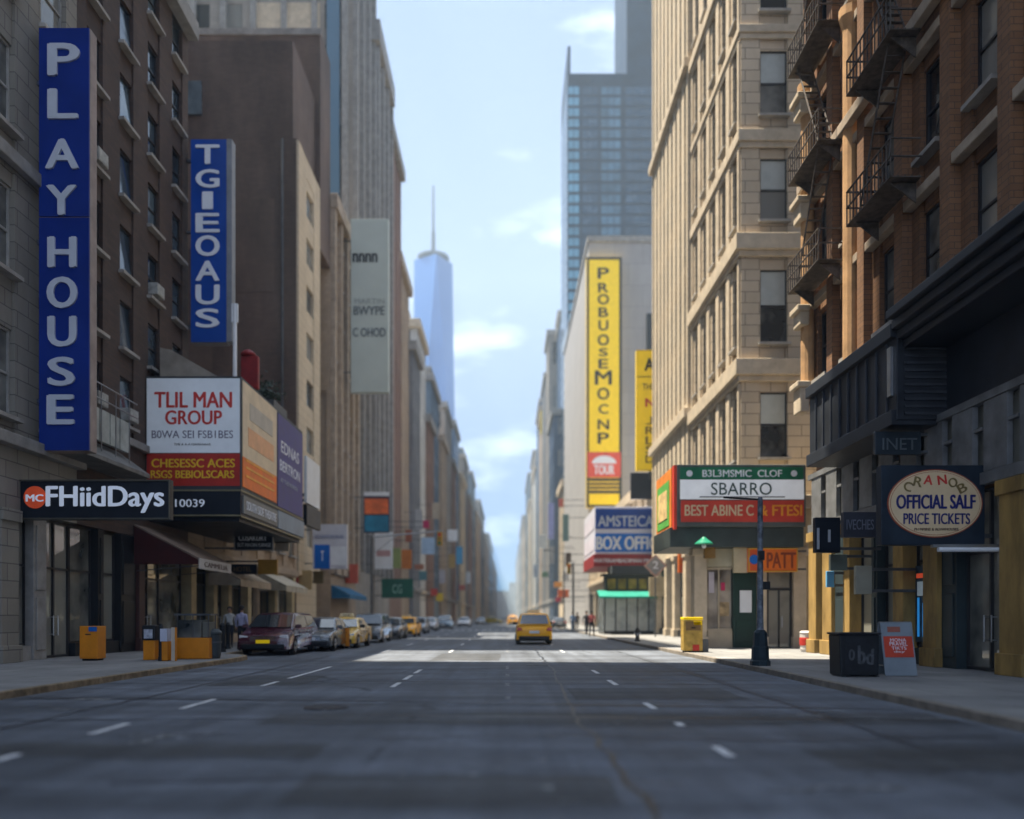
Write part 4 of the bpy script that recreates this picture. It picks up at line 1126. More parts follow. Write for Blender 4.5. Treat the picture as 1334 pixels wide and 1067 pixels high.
# black shop sign with the lit logo
s = Sign('shop_sign', 'wide black shop sign with pale FHiidDays lettering and a round red logo', 'sign', 10, 625, 222, 677, 24.0, .22)
s.box(m_dark, .05, M('dim brass rim', (0.10, 0.095, 0.075), .4, metal=.4))
s.text('FHiidDays', (62-10)/212, (634-625)/52, (214-10)/212, (668-625)/52, m_lit, .028, .05)
lg = MB().ellipse((X(46, 24), s.Y - .03, Z(648, 24)), 14.5 / F * 24, 14.5 / F * 24, .028)
lo = lg.build('logo', M('red orange logo', (0.72, 0.09, 0.03), .45, var=.15, emit=.04), s.root)
text('MC', m_lit, lo, (X(46, 24), s.Y - .031, Z(649, 24)), 22 / F * 24, 9 / F * 24, bold=.05)
MB().box(s.x0 + .1, s.x0 + .25, s.Y + .1, s.Y + .4, s.z1 - .02, s.z1 + .5).box(-14.6, s.x0 + .25, s.Y + .1, s.Y + .4, s.z1 + .5, s.z1 + .6).box(-14.49, -14.3, s.Y + .05, s.Y + .45, s.z0 + .2, s.z1 - .2).build('bracket', m_iron, s.root)
# shallow white canopy over it and the wire railing
cn = thing('wall_canopy', 'pale corrugated metal canopy on the dark brick building above the black shop sign', 'canopy', (-14, 29.5, 7))
c_ = MB().prism([(-14.49, 7.6), (-13.3, 6.75), (-13.3, 6.6), (-14.49, 6.6)], 'y', 25.2, 30.0)
c_.build('hood', M('grey canopy metal', (0.17, 0.17, 0.165), .5, var=.3), cn, bevel=.02)
c_ = MB()
for k in range(4): c_.box(-14.1, -13.95, 26.9 + k * .72, 27.55 + k * .72, 7.5, 8.6)
c_.build('sheet', M('pale corrugated sheet', (0.42, 0.45, 0.43), .6, var=.2), cn)
c_ = MB()
for zz in (9.25, 8.75): c_.tube((-13.6, 26, zz), (-13.6, 29.6, zz), .025, n=6)
for k in range(4): c_.tube((-13.6, 26 + k, 7.0), (-13.6, 26 + k, 9.25), .022, n=6)
c_.build('railing', m_steel, cn)

# maroon awning with a tan top
aw = thing('awning', 'maroon sided tan awning with a white lettered valance under the corner billboard', 'awning', (-13.2, 33, 4))
za, zo = 5.05, 3.75
a_ = MB().prism([(-14.45, za), (-14.45, za - .06), (-11.95, zo - .06), (-11.95, zo)], 'y', 31.2, 34.8)
a_.build('canvas_top', M('tan canvas', (0.20, 0.15, 0.115), .9, var=.2), aw)
MB().prism([(-14.45, za - .07), (-14.45, zo - .25), (-11.97, zo - .25), (-11.97, zo - .07)], 'y', 31.2, 31.24).build('side', M('maroon canvas', (0.05, 0.012, 0.012), .9, var=.2), aw)
vo_ = MB().box(-11.95, -11.92, 31.2, 34.8, zo - .42, zo - .01).build('valance', M('pale valance canvas', (0.46, 0.44, 0.42), .9), aw)
text('CAMMELIA', M('brown letters', (0.1, 0.06, 0.05), .6), vo_, (-11.918, 33, zo - .22), 2.6, .2, 'east', .01)
MB().tube((-11.98, 31.3, zo - .3), (-14.4, 31.3, zo - .5), .02, n=6).tube((-11.98, 34.7, zo - .3), (-14.4, 34.7, zo - .5), .02, n=6).build('arm', m_iron, aw)

# small signs along the shaded side
def small(name, label, cat, u0, v0, u1, v1, Y, mat, thick=.2, lines=(), panels=(), hang=-14.5, rim=None, group=None):
    q = Sign(name, label, cat, u0, v0, u1, v1, Y, thick, group)
    q.box(mat, .05, rim)
    for p in panels: q.panel(*p)
    for l in lines: q.text(*l)
    if hang is not None: q.brackets(hang, 2, .04)
    return q
WG = 'small signs along the shaded shopfronts'
EG = 'small signs along the sunlit shopfronts'
small('hanging_sign', 'black hanging sign with two lines of white letters below the corner billboard', 'sign', 305, 692, 356, 717, 38.5, m_dark, .2, [('CUSAKURY', .12, .2, .84, .5, m_letter, .03), ('SUT MAOIN KANGE', .09, .62, .94, .82, m_white, 0)], rim=M('grey rim', (0.2, 0.2, 0.21), .5), group=WG)
small('hanging_sign', 'dark fascia sign with faint brown letters beside a gold sign', 'sign', 292, 735, 334, 748, 40, m_dark, .2, [('HOTEL', .3, .25, .85, .75, M('brown gold letters', (0.2, 0.13, 0.05), .5), .01)], group=WG)
small('hanging_sign', 'gold sign beside the dark fascia sign behind the maroon minivan', 'sign', 336, 729, 361, 748, 41, m_gold, .2, group=WG)
small('hanging_sign', 'blank cream sign beside the black hanging sign', 'sign', 358, 693, 376, 718, 42, M('dull cream face', (0.40, 0.36, 0.30), .6), .2, group=WG)
small('hanging_sign', 'large white sign with a bright blue lower square over the parked cars', 'sign', 407, 683, 452, 741, 57.5, M('lilac white face', (0.56, 0.56, 0.60), .5, var=.05), .3, [('MONAFATORE ROAD', .08, .24, .9, .32, M('grey blue letters', (0.2, 0.23, 0.38), .5), 0), ('T', .25, .6, .33, .82, m_letter, .02)],
      [(.06, .46, .5, 1.0, m_blue2, 'blue_panel', .03), (.52, .5, .97, .92, m_white, 'white_panel', .02)], group=WG)
small('hanging_sign', 'tan sign below the white and blue sign', 'sign', 389, 743, 406, 768, 57, m_tan, .2, group=WG)
small('hanging_sign', 'small brown sign beside the tan sign', 'sign', 408, 744, 421, 760, 58, M('dark olive face', (0.13, 0.10, 0.04), .6), .2, group=WG)
small('hanging_sign', 'small crimson flag-like sign left of the tan sign', 'sign', 380, 750, 388, 760, 56, M('crimson face', (0.45, 0.04, 0.07), .6), .1, group=WG)
small('hanging_sign', 'faded red square sign above a blue shopfront', 'sign', 450, 735, 466, 760, 72, M('faded red face', (0.50, 0.10, 0.06), .6), .2, group=WG)
small('banner_sign', 'orange and teal banner high on the shaded side over the parked cars', 'sign', 474, 641, 507, 694, 74, M('dark banner box', (0.03, 0.03, 0.06), .5), .25, (), [(.03, .16, .97, .54, M('orange banner', (0.80, 0.16, 0.04), .5, var=.3, scale=.8), 'orange_panel', .03), (.03, .58, .97, .97, M('teal banner', (0.02, 0.20, 0.33), .5, var=.3, scale=.8), 'teal_panel', .03), (.0, .0, 1, .1, m_white, 'top_strip', .03)], group=WG)
small('hanging_sign', 'white sign with a faint red middle under the orange and teal banner', 'sign', 488, 693, 511, 741, 82, m_white, .25, (), [(.1, .5, .9, .66, M('pale red', (0.5, 0.3, 0.3), .6), 'red_panel', .02)], group=WG)
small('shop_awning_sign', 'dark green shop sign with a pale emblem on the shaded side', 'sign', 497, 754, 538, 779, 88, M('bottle green face', (0.008, 0.10, 0.065), .6, var=.15), .3, [('CG', .35, .3, .65, .75, M('pale green letters', (0.3, 0.5, 0.42), .6), .01)], group=WG)
small('tall_billboard', 'tall pale green white vertical billboard with dark faded lines', 'billboard', 457, 285, 506, 511, 70, M('pale green white face', (0.46, 0.52, 0.49), .6, var=.06, scale=.3), .6,
      [('MARTIN', .1, .46, .9, .49, M('faded grey letters', (0.28, 0.32, 0.31), .6), 0), ('BWYPE', .08, .505, .9, .555, M('slate letters', (0.09, 0.11, 0.12), .6), .02), ('C OHOD', .06, .63, .92, .68, M('slate letters', (0.09, 0.11, 0.12), .6), .02), ('nnnn', .06, .2, .7, .25, m_ink, .05)], group=None)
k_specks = [(512, 714, 522, 740, 95, m_green, 'pale lime sign beside an orange sign on the shaded side', (0.25, 0.30, 0.10)),
            (523, 716, 536, 741, 97, m_orange, 'orange sign beside the pale lime sign on the shaded side', (0.55, 0.17, 0.03)),
            (540, 735, 552, 742, 118, None, 'small rust sign above the far row of cars', (0.32, 0.13, 0.07)),
            (549, 700, 566, 722, 120, None, 'pale blue sign halfway down the shaded side', (0.35, 0.48, 0.62)),
            (551, 678, 559, 688, 96, None, 'small magenta sign high on the shaded side', (0.45, 0.03, 0.10)),
            (583, 690, 596, 705, 150, None, 'small white square sign far along the shaded side', (0.62, 0.66, 0.72)),
            (594, 712, 603, 735, 165, None, 'bright blue narrow sign far along the shaded side', (0.06, 0.28, 0.52)),
            (584, 722, 593, 740, 160, None, 'dull yellow narrow sign far along the shaded side', (0.36, 0.27, 0.12)),
            (561, 767, 570, 776, 130, None, 'small red shop sign over the far parked cars', (0.50, 0.07, 0.05)),
            (568, 773, 577, 783, 135, None, 'small yellow shop sign over the far parked cars', (0.70, 0.50, 0.05))]
for u0, v0, u1, v1, Y, mt, lab, colr in k_specks:
    small('far_sign', lab, 'sign', u0, v0, u1, v1, Y, M('far sign ' + lab[:24], colr, .6), .25, hang=-14.5, group=WG)
for u0, v0, u1, v1, Y, colr, lab in ((546, 744, 556, 756, 124, (0.10, 0.22, 0.24), 'teal square shop sign on the far shaded side'), (533, 757, 545, 764, 108, (0.40, 0.38, 0.34), 'long pale fascia sign above the far slate car'), (572, 742, 580, 760, 145, (0.33, 0.33, 0.38), 'grey lilac vertical sign far on the shaded side'),
    (607, 745, 613, 760, 200, (0.55, 0.60, 0.66), 'pale vertical sign in the haze on the shaded side'), (598, 762, 606, 769, 190, (0.38, 0.12, 0.10), 'dull red sign in the haze on the shaded side'), (563, 655, 572, 676, 128, (0.40, 0.34, 0.26), 'tan vertical sign high on the far shaded facades'), (541, 664, 550, 690, 112, (0.36, 0.36, 0.35), 'grey vertical sign high beside the magenta sign'), (528, 690, 536, 706, 100, (0.32, 0.10, 0.05), 'rust square sign just above the orange sign')):
    small('far_sign', lab, 'sign', u0, v0, u1, v1, Y, M('far sign ' + lab[:34], colr, .6), .25, hang=-14.5, group=WG)
for u0, v0, u1, v1, y0, y1, lab, colr in ((298, 720, 330, 736, 39, 44, 'cream shop awning behind the black hanging sign', (0.42, 0.35, 0.27)), (300, 750, 335, 757, 47, 52, 'pale shop awning farther along the low tan block', (0.46, 0.42, 0.34)), (452, 768, 485, 778, 66.2, 74, 'blue shop awning below the faded red sign', (0.03, 0.13, 0.24))):
    zt_ = 3.7
    t_ = thing('shop_awning', lab, 'awning', (-13.6, (y0 + y1) / 2, 3), 'awnings on the shaded side')
    MB().prism([(-14.45, zt_ + .4), (-14.45, zt_ + .34), (-12.9, zt_ - .45), (-12.9, zt_ - .4)], 'y', y0, y1).prism([(-14.45, zt_ + .33), (-12.95, zt_ - .46), (-12.95, zt_ - .7), (-14.45, zt_ - .7)], 'y', y0, y0 + .03).build('canvas', M('canvas ' + lab[:20], colr, .9, var=.2), t_)
    MB().box(-12.93, -12.9, y0, y1, zt_ - .75, zt_ - .46).build('valance', M('canvas ' + lab[:20], colr), t_)
w_ = Sign('white_board', 'blank white board beyond the purple side of the corner billboard', 'sign', 396, 600, 414, 652, 44, .2)
w_.root['group'] = WG
MB().box(-10.9, -10.75, 43.2, 46.2, 7.6, 10.1).build('board', m_white, w_.root)
MB().box(-10.93, -10.72, 43.1, 46.3, 6.4, 7.5).build('lower_board', m_dark, w_.root)
MB().box(-14.5, -10.9, 43.6, 43.75, 8, 8.15).box(-14.5, -10.9, 45.6, 45.75, 8, 8.15).box(-14.5, -10.93, 44.6, 44.75, 6.8, 6.95).build('bracket', m_iron, w_.root)

# --- sunlit side signs -----------------------------------------------------------
# oval ticket sign
s = Sign('ticket_sign', 'dark navy board with a cream oval reading OFFICIAL SALF PRICE TICKETS', 'sign', 1148, 606, 1283, 710, 19.2, .28)
s.box(M('dark navy board', (0.016, 0.026, 0.040), .45, var=.25), name='board')
Y = s.Y; ex, ez = X(1217.5, Y), Z(656, Y)
MB().ellipse((ex, Y - .02, ez), 62 / F * Y, 44.5 / F * Y, .018).build('oval_rim', M('brown red rim', (0.36, 0.09, 0.045), .5), s.root)
MB().ellipse((ex, Y - .03, ez), 60.3 / F * Y, 43 / F * Y, .009).build('oval', m_cream, s.root)
MB().ellipse((ex, Y - .034, ez), 58.6 / F * Y, 41.4 / F * Y, .0035).build('oval_line', M('brown red rim', (0.36, 0.09, 0.045), .5), s.root)
MB().ellipse((ex, Y - .038, ez), 58.0 / F * Y, 40.8 / F * Y, .0035).build('oval_face', m_cream, s.root)
def tx(st, u0, v0, u1, v1, mt, bold=.02, sg=None, dd=.04): return text(st, mt, (sg or s).root, (X((u0 + u1) / 2, Y), Y - dd, (Z(v0, Y) + Z(v1, Y)) / 2), (u1 - u0) / F * Y, (v1 - v0) / F * Y, bold=bold)
tx('OFFICIAL SALF', 1167, 645, 1269, 663, m_navy, .03)
tx('PRICE TICKETS', 1176, 669, 1262, 683, m_navy, .015)
tx('PH MMINS & ALVWHOUSES', 1190, 688, 1247, 691.5, M('dark brown ink', (0.12, 0.07, 0.05), .5), 0)
for ch, u, v, an, mt in zip('CRANOB', (1182, 1195, 1208, 1226, 1240, 1252), (634, 628, 625.5, 625.5, 629, 636), (26, 14, 6, -8, -14, -28), ('b', 'b', 'r', 'r', 'b', 'b')):
    o = tx(ch, u - 5.5, v - 6, u + 5.5, v + 6, m_redink if mt == 'r' else M('olive brown letters', (0.22, 0.16, 0.06), .5), .02)
    o.rotation_euler = (R(90), -R(-an), 0)
s.brackets(11.6, 2, .05)
tl = thing('wall_lamp', 'white tube lamp fixed under the oval ticket sign', 'lamp', (X(1270, 18.6), 18.6, Z(716, 18.6)))
MB().tube((X(1222, 18.6), 18.6, Z(716, 18.6)), (X(1322, 18.6), 18.6, Z(716, 18.6)), .055, n=10).build('tube', m_white, tl)
MB().box(X(1215, 18.6), X(1330, 18.6), 18.58, 18.7, Z(716, 18.6) + .055, Z(716, 18.6) + .12).build('housing', m_steel, tl)
# small dark signs behind it
small('hanging_sign', 'black hanging sign with a pale bar next to the yellow pillar', 'sign', 1062, 674, 1095, 720, 24.5, m_dark, .2, (), [(.06, .3, .16, .9, M('pale grey bar', (0.4, 0.42, 0.45), .5), 'bar', .02), (.5, .35, .6, .7, M('pale grey bar', (0.4, 0.42, 0.45), .5), 'bar', .02)], hang=11.4, group=EG)
small('hanging_sign', 'dark grey lettered sign left of the oval ticket sign', 'sign', 1099, 667, 1142, 700, 22.3, M('charcoal sign face', (0.04, 0.042, 0.055), .5, var=.2), .2, [('IVECHES', .08, .3, .9, .7, M('dim letters', (0.17, 0.18, 0.22), .5), .01)], hang=11.6, group=EG)
small('hanging_sign', 'small sage green sign on the yellow pillar', 'sign', 1082, 722, 1104, 743, 25.2, M('sage face', (0.17, 0.20, 0.17), .6), .15, hang=11.4, group=EG)
small('hanging_sign', 'small cyan notice hanging on the dark shopfront', 'sign', 1077, 744, 1087, 765, 27, M('cyan notice', (0.12, 0.36, 0.60), .5), .1, hang=11.4, group=EG)
small('hanging_sign', 'square beige panel sign beside the blue lit shop window', 'sign', 1115, 737, 1136, 774, 22.8, M('beige panel face', (0.33, 0.31, 0.24), .6), .15, hang=11.6, group=EG)
small('hanging_sign', 'dark letters board under the canopy glass', 'sign', 1140, 562, 1200, 592, 21.6, M('dark glassy face', (0.03, 0.04, 0.05), .25), .15, [('INET', .15, .3, .9, .8, M('steel letters', (0.10, 0.12, 0.13), .4), .01)], hang=11.5, group=EG)

# SBARRO marquee
Ym = 33.6
s = Sign('marquee_sign', 'green white and red marquee sign reading SBARRO over the corner shop', 'sign', 882, 605, 1050, 686, Ym, 4.0)
MB().box(s.x0, s.x1, Ym, Ym + 4.0, s.z0, s.z1).build('box', M('grey green frame', (0.09, 0.10, 0.095), .5, var=.2), s.root, bevel=.03)
fx = lambda u: (u - 882) / 168; fz = lambda v: (v - 605) / 81
s.panel(fx(886), fz(609), fx(1046), fz(624.5), m_green, 'green_panel', .03)
s.panel(fx(886), fz(625), fx(1047), fz(650.5), m_backlit, 'white_panel', .03)
s.panel(fx(887), fz(652), fx(1047), fz(680), M('vermilion face', (0.60, 0.055, 0.03), .45, var=.1), 'red_panel', .03)
Y = Ym
tx('SBARRO', 926, 629, 1005, 645, M('dark green ink', (0.02, 0.06, 0.05), .5), .005)
tx('B3L3MSMIC  CLOF', 915, 612.5, 1018, 621.5, m_letter, .02)
tx('BEST ABINE C', 892, 658, 981, 672, m_cream, .02)
tx('& FTESI', 989, 658, 1044, 672, M('amber letters', (0.85, 0.32, 0.02), .5), .03)
for u in (898, 1034):
    c = MB().ellipse((X(u, Y), Y - .04, Z(617, Y)), .13, .13, .008, 20); c.build('emblem', m_letter, s.root)
tx('________', 911, 647, 1022, 648.2, m_ink, 0)
# underside box and the orange end facing the avenue
MB().box(s.x0 - .25, s.x1, Ym + .25, Ym + 4.0, Z(712, Ym), s.z0 - .003).build('soffit_box', M('dark green grey soffit', (0.045, 0.058, 0.055), .5, var=.2), s.root, bevel=.02)
e_ = MB().box(s.x0 - .14, s.x0 - .004, Ym + .5, Ym + 3.9, s.z0 - .3, s.z1 - .05)
e_.build('end_panel', M('orange end face', (0.80, 0.25, 0.04), .5, var=.2), s.root)
MB().box(s.x0 - .16, s.x0 - .143, Ym + .9, Ym + 3.6, s.z0 + .15, s.z1 - .5).build('end_border', M('lime green paint', (0.12, 0.42, 0.08), .5), s.root)
MB().box(s.x0 - .18, s.x0 - .163, Ym + 1.25, Ym + 3.25, s.z0 + .5, s.z1 - .85).build('end_poster', M('pale yellow poster', (0.80, 0.55, 0.25), .5, var=.3, scale=3), s.root)
MB().box(s.x0 - .12, s.x0 - .005, Ym + .02, Ym + .45, s.z0 - .1, s.z1 - .02).build('end_strip', M('vermilion face', (0.6, .055, .03), .5), s.root)
MB().box(8.3, 8.42, 34.3, 34.6, 5.4, 5.5).build('bracket', m_iron, s.root)
# orange shop sign and neighbours below
s = Sign('shop_sign', 'orange sign with dark letters PATT and a round blue badge above the corner shop door', 'sign', 975, 714, 1039, 745, 33.9, .25)
s.box(m_orange, .04, M('yellow rim', (0.62, 0.36, 0.05), .5)); Y = 33.9
tx('PATT', 999, 720, 1036, 740, M('dark red brown letters', (0.28, 0.05, 0.015), .5), .02)
s.panel(0, .1, .24, 1, M('red orange face', (0.70, 0.10, 0.02), .5), 'red_panel', .03)
MB().ellipse((X(982, Y), Y - .06, Z(729, Y)), .2, .2, .028, 24).build('badge', m_blue2, s.root)
s.brackets(12.6, 2, .04) if s.x1 < 12.6 else None
MB().box(s.x0 + .3, s.x0 + .36, 34.1, 34.7, s.z0 + .4, s.z0 + .46).box(s.x1 - .3, s.x1 - .24, 34.1, 34.7, s.z0 + .4, s.z0 + .46).build('bracket', m_iron, s.root)
small('hanging_sign', 'blank cream panel left of the orange PATT sign', 'sign', 956, 709, 974, 746, 34.1, M('cream panel', (0.50, 0.42, 0.27), .6), .2, hang=None, group=EG)
small('hanging_sign', 'small brown square sign under the green street lamp', 'sign', 918, 710, 932, 727, 34.0, M('brown face', (0.22, 0.12, 0.03), .6), .2, hang=8.3, group=EG)
small('hanging_sign', 'orange two line sign behind the cream corner column', 'sign', 884, 721, 908, 746, 52, m_orange, .25, [('MOMDA', .15, .2, .8, .4, m_redink, .01)], [(.0, .6, 1, 1, M('red orange face', (0.7, .1, .02), .5), 'red_panel', .02)], hang=11.6, group=EG)
small('hanging_sign', 'tan sign with three dark lines beyond the corner shop', 'sign', 846, 752, 892, 777, 60, M('light tan face', (0.46, 0.36, 0.22), .6), .25, [('BONK SHOTE', .5, .2, .95, .32, m_ink, 0), ('AND NEWS', .5, .45, .9, .57, m_ink, 0), ('OPEN LATE', .5, .68, .95, .8, m_ink, 0)], hang=11.6, group=EG)
small('hanging_sign', 'dark street name board beside the diamond sign', 'sign', 862, 742, 886, 751, 58, M('dark green board', (0.015, 0.04, 0.035), .5), .1, hang=11.6, group=EG)
# green shaded lamp on the column
gl = thing('wall_lamp', 'green shaded lamp hanging under the marquee sign', 'lamp', (X(917, 33.2), 33.2, Z(712, 33.2)))
MB().lathe((X(917, 33.2), 33.2, Z(709, 33.2)), [(.38, 0), (.36, .05), (.14, .22), (.06, .3)], 18).build('lamp_shade', M('green enamel', (0.02, 0.22, 0.13), .35), gl)
MB().lathe((X(917, 33.2), 33.2, Z(711, 33.2)), [(.05, -.1), (.1, -.03), (.08, .06)], 12).build('bulb', m_white, gl)
MB().tube((X(917, 33.2), 33.2, Z(709, 33.2) + .28), (X(917, 33.2), 33.9, Z(700, 33.2)), .025, n=8).build('arm', m_iron, gl)
# diamond warning sign
dm = thing('diamond_sign', 'grey diamond sign with a red lower tip in front of the box office marquee', 'sign', (X(854, 54), 54, 0))
xc, zc = X(854, 54), Z(737, 54); r_ = .78
MB().prism([(xc, zc - r_), (xc + r_, zc), (xc, zc + r_), (xc - r_, zc)], 'y', 54, 54.03).build('plate', M('salmon plate', (0.50, 0.30, 0.24), .5), dm)
MB().prism([(xc, zc - r_ * .82), (xc + r_ * .82, zc), (xc, zc + r_ * .82), (xc - r_ * .82, zc)], 'y', 53.985, 53.998).build('face', M('grey diamond face', (0.26, 0.26, 0.25), .5), dm)
text('2', m_letter, dm, (xc, 53.98, zc + .05), .35, .5, bold=.02)
MB().tube((xc, 54.08, .13), (xc, 54.08, zc + r_ * .6), .05).build('post', m_iron, dm)

# BOX OFFICE marquee
Yo = 64.5
s = Sign('marquee_sign', 'blue and white box office marquee reading AMSTEICAN BOX OFFICE', 'sign', 775, 660, 884, 722, Yo, 9)
MB().box(s.x0, s.x1, Yo, Yo + 9, s.z0, s.z1).build('box', M('lilac white marquee', (0.62, 0.62, 0.70), .5, var=.05), s.root, bevel=.03)
fz = lambda v: (v - 660) / 62; fx = lambda u: (u - 775) / 109
s.panel(0.004, fz(663), .998, fz(689), M('royal blue face', (0.008, 0.055, 0.30), .45, var=.12), 'upper_panel', .04)
s.panel(0.004, fz(695), .998, fz(719), M('sky blue face', (0.01, 0.15, 0.55), .45, var=.12), 'lower_panel', .04)
Y = Yo
tx('AMSTEICAN', 779, 672, 862, 686, M('pale blue letters', (0.5, 0.55, 0.62), .5), .02, dd=.042)
tx('BOX OFFICE', 777, 699, 864, 716, m_white, .04, dd=.042)
MB().box(s.x0 - .1, s.x1, Yo - .1, Yo + 8.6, Z(738, Yo), s.z0 - .004).build('red_fascia', M('dull red fascia', (0.28, 0.03, 0.03), .5, var=.15), s.root)
tx('WATERAMBADIMAN MM', 773, 728, 848, 733, m_white, .02, dd=.102)
for zz in (s.z0 + .4, (s.z0 + s.z1) / 2 + .2): MB().box(s.x0 - .03, s.x0 - .003, Yo + .4, Yo + 8.6, zz, zz + 1.1).build('side_panel', M('pale lilac panel', (0.66, 0.62, 0.70), .5), s.root)
cb = thing('shop_pavilion', 'glass shop pavilion with a dark band and a green awning under the box office marquee', 'storefront', (9.5, 62, 0))
MB().box(8.2, 11.39, 63.2, 66, .13, Z(738, Yo) - .01).build('core', M('dark shop interior', (0.06, 0.07, 0.075), .8), cb)
g_ = MB()
for k in range(6): g_.box(7.4 + k * .84, 7.48 + k * .84, 61.6, 61.7, .13, 3.1)
g_.box(7.4, 11.68, 61.58, 61.72, 3.1, 3.3).box(7.4, 11.68, 61.62, 61.7, .13, .4)
for k in range(4): g_.box(7.38, 7.46, 61.75 + k * 1.1, 61.83 + k * 1.1, .13, 3.1)
gf = g_.build('shop_window', m_frame, cb)
MB().quad([(7.42, 61.65, .3), (11.66, 61.65, .3), (11.66, 61.65, 3.1), (7.42, 61.65, 3.1)]).quad([(7.42, 61.65, .3), (7.42, 65.9, .3), (7.42, 65.9, 3.1), (7.42, 61.65, 3.1)]).build('pane', glass('blue shop glass', (0.03, 0.06, 0.08), (0.40, 0.44, 0.44), .04, .5), gf)
MB().box(7.5, 11.68, 61.9, 63.1, 3.32, 4.6).box(7.3, 11.7, 61.7, 63.2, 4.62, 4.78).build('upper_band', M('dark band', (0.035, 0.035, 0.032), .5), cb)
u_ = MB()
for k in range(5): u_.box(7.7 + k * .8, 8.3 + k * .8, 61.86, 61.897, 3.6, 4.4)
u_.build('sign_panel', M('dim amber panel', (0.25, 0.15, 0.03), .5, var=.5, scale=1.5), cb)
MB().prism([(62.0, 3.5), (60.2, 3.0), (60.2, 2.86), (62.0, 3.3)], 'x', 6.9, 11.2).build('awning', M('teal green awning', (0.02, 0.24, 0.18), .6, var=.15), cb)

# tall yellow signs
Yy = 112
s = Sign('blade_sign', 'tall yellow vertical sign reading PROBUOSEMOCNP on the grey panelled tower', 'sign', 764, 335, 810, 661, Yy, .9)
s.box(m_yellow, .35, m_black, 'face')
Y = Yy
vv = (349, 370, 392, 412, 424, 443, 460, 476, 492, 513, 537, 556, 575)
hh = (14, 12, 13, 12, 13, 14, 10, 12, 18, 15, 12, 13, 14)
wu = (14, 13, 14, 12, 12, 14, 11, 12, 21, 15, 12, 14, 14)
vv = [356, 375, 390, 407, 424, 443, 459, 474, 492, 513, 533, 553, 571]
for ch, v, hgt, ww in zip('PROBUOSEMOCNP', vv, hh, wu): tx(ch, 786 - ww / 2, v - hgt / 2, 786 + ww / 2, v + hgt / 2, m_ink, .03, dd=.05)
fz = lambda v: (v - 335) / 326
s.panel(.03, fz(589), .97, fz(622), M('salmon red panel', (0.75, 0.10, 0.06), .5), 'red_panel', .06)
s.panel(.03, fz(623), .97, fz(643), M('olive black panel', (0.05, 0.05, 0.025), .5), 'dark_panel', .06)
s.panel(.06, fz(627), .92, fz(629), m_yellowink, 'stripe', .08); s.panel(.06, fz(632), .92, fz(634), m_yellowink, 'stripe', .08); s.panel(.06, fz(637), .92, fz(639), m_yellowink, 'stripe', .08)
c = MB(); xc, zc = X(787, Y), Z(604, Y)
c.prism([(xc + 1.7 * math.cos(math.pi * i / 16), zc + 1.1 * math.sin(math.pi * i / 16)) for i in range(17)], 'y', Y - .1, Y - .065); c.build('emblem', m_letter, s.root)
tx('TOUR', 774, 606, 800, 618, m_letter, .03, dd=.07)
MB().box(s.x0 + .4, s.x1 - .4, Yy + .9, 113.05, s.z0 + 3, s.z0 + 3.3).box(s.x0 + .8, s.x1 - .4, Yy + .9, 113.05, s.z1 - 3, s.z1 - 2.7).build('bracket', m_iron, s.root)
Yy = 65.2
s = Sign('blade_sign', 'shorter yellow vertical sign beside the pale ribbed tower', 'sign', 829, 456, 860, 613, Yy, .5)
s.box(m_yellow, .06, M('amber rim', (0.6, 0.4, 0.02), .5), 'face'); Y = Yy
tx('A', 840, 467, 852, 483, m_ink, .04, dd=.05)
tx('THIA', 837, 500, 856, 508, M('dull ink', (0.2, 0.13, 0.02), .5), .02, dd=.05)
tx('N', 841, 519, 852, 530, m_redink, .05, dd=.05)
for ch, v in zip('JRLSD', (548, 561, 574, 586, 598)): tx(ch, 841, v - 5, 852, v + 5, M('dull ink', (0.2, 0.13, 0.02), .5), .02, dd=.05)
s.panel(0, .22, 1, .225, m_ink, 'seam', .03)
MB().box(s.x1 - .01, 11.8, Yy + .2, Yy + .3, s.z0 + 1, s.z0 + 1.12).box(s.x1 - .01, 11.8, Yy + .2, Yy + .3, s.z1 - 1, s.z1 - .9).tube((11.6, Yy + .25, 12.6), (11.6, Yy + .25, s.z1 - .5), .12).build('bracket', m_iron, s.root)
dk_ = small('wall_screen', 'dark wall panel below the shorter yellow sign', 'sign', 822, 616, 866, 650, 65.4, m_dark, .4, hang=None, group=EG)
MB().box(X(830, 65.6), X(860, 65.6), 65.8, 66.05, dk_.z0 + .5, dk_.z0 + .8).build('bracket', m_iron, dk_.root)
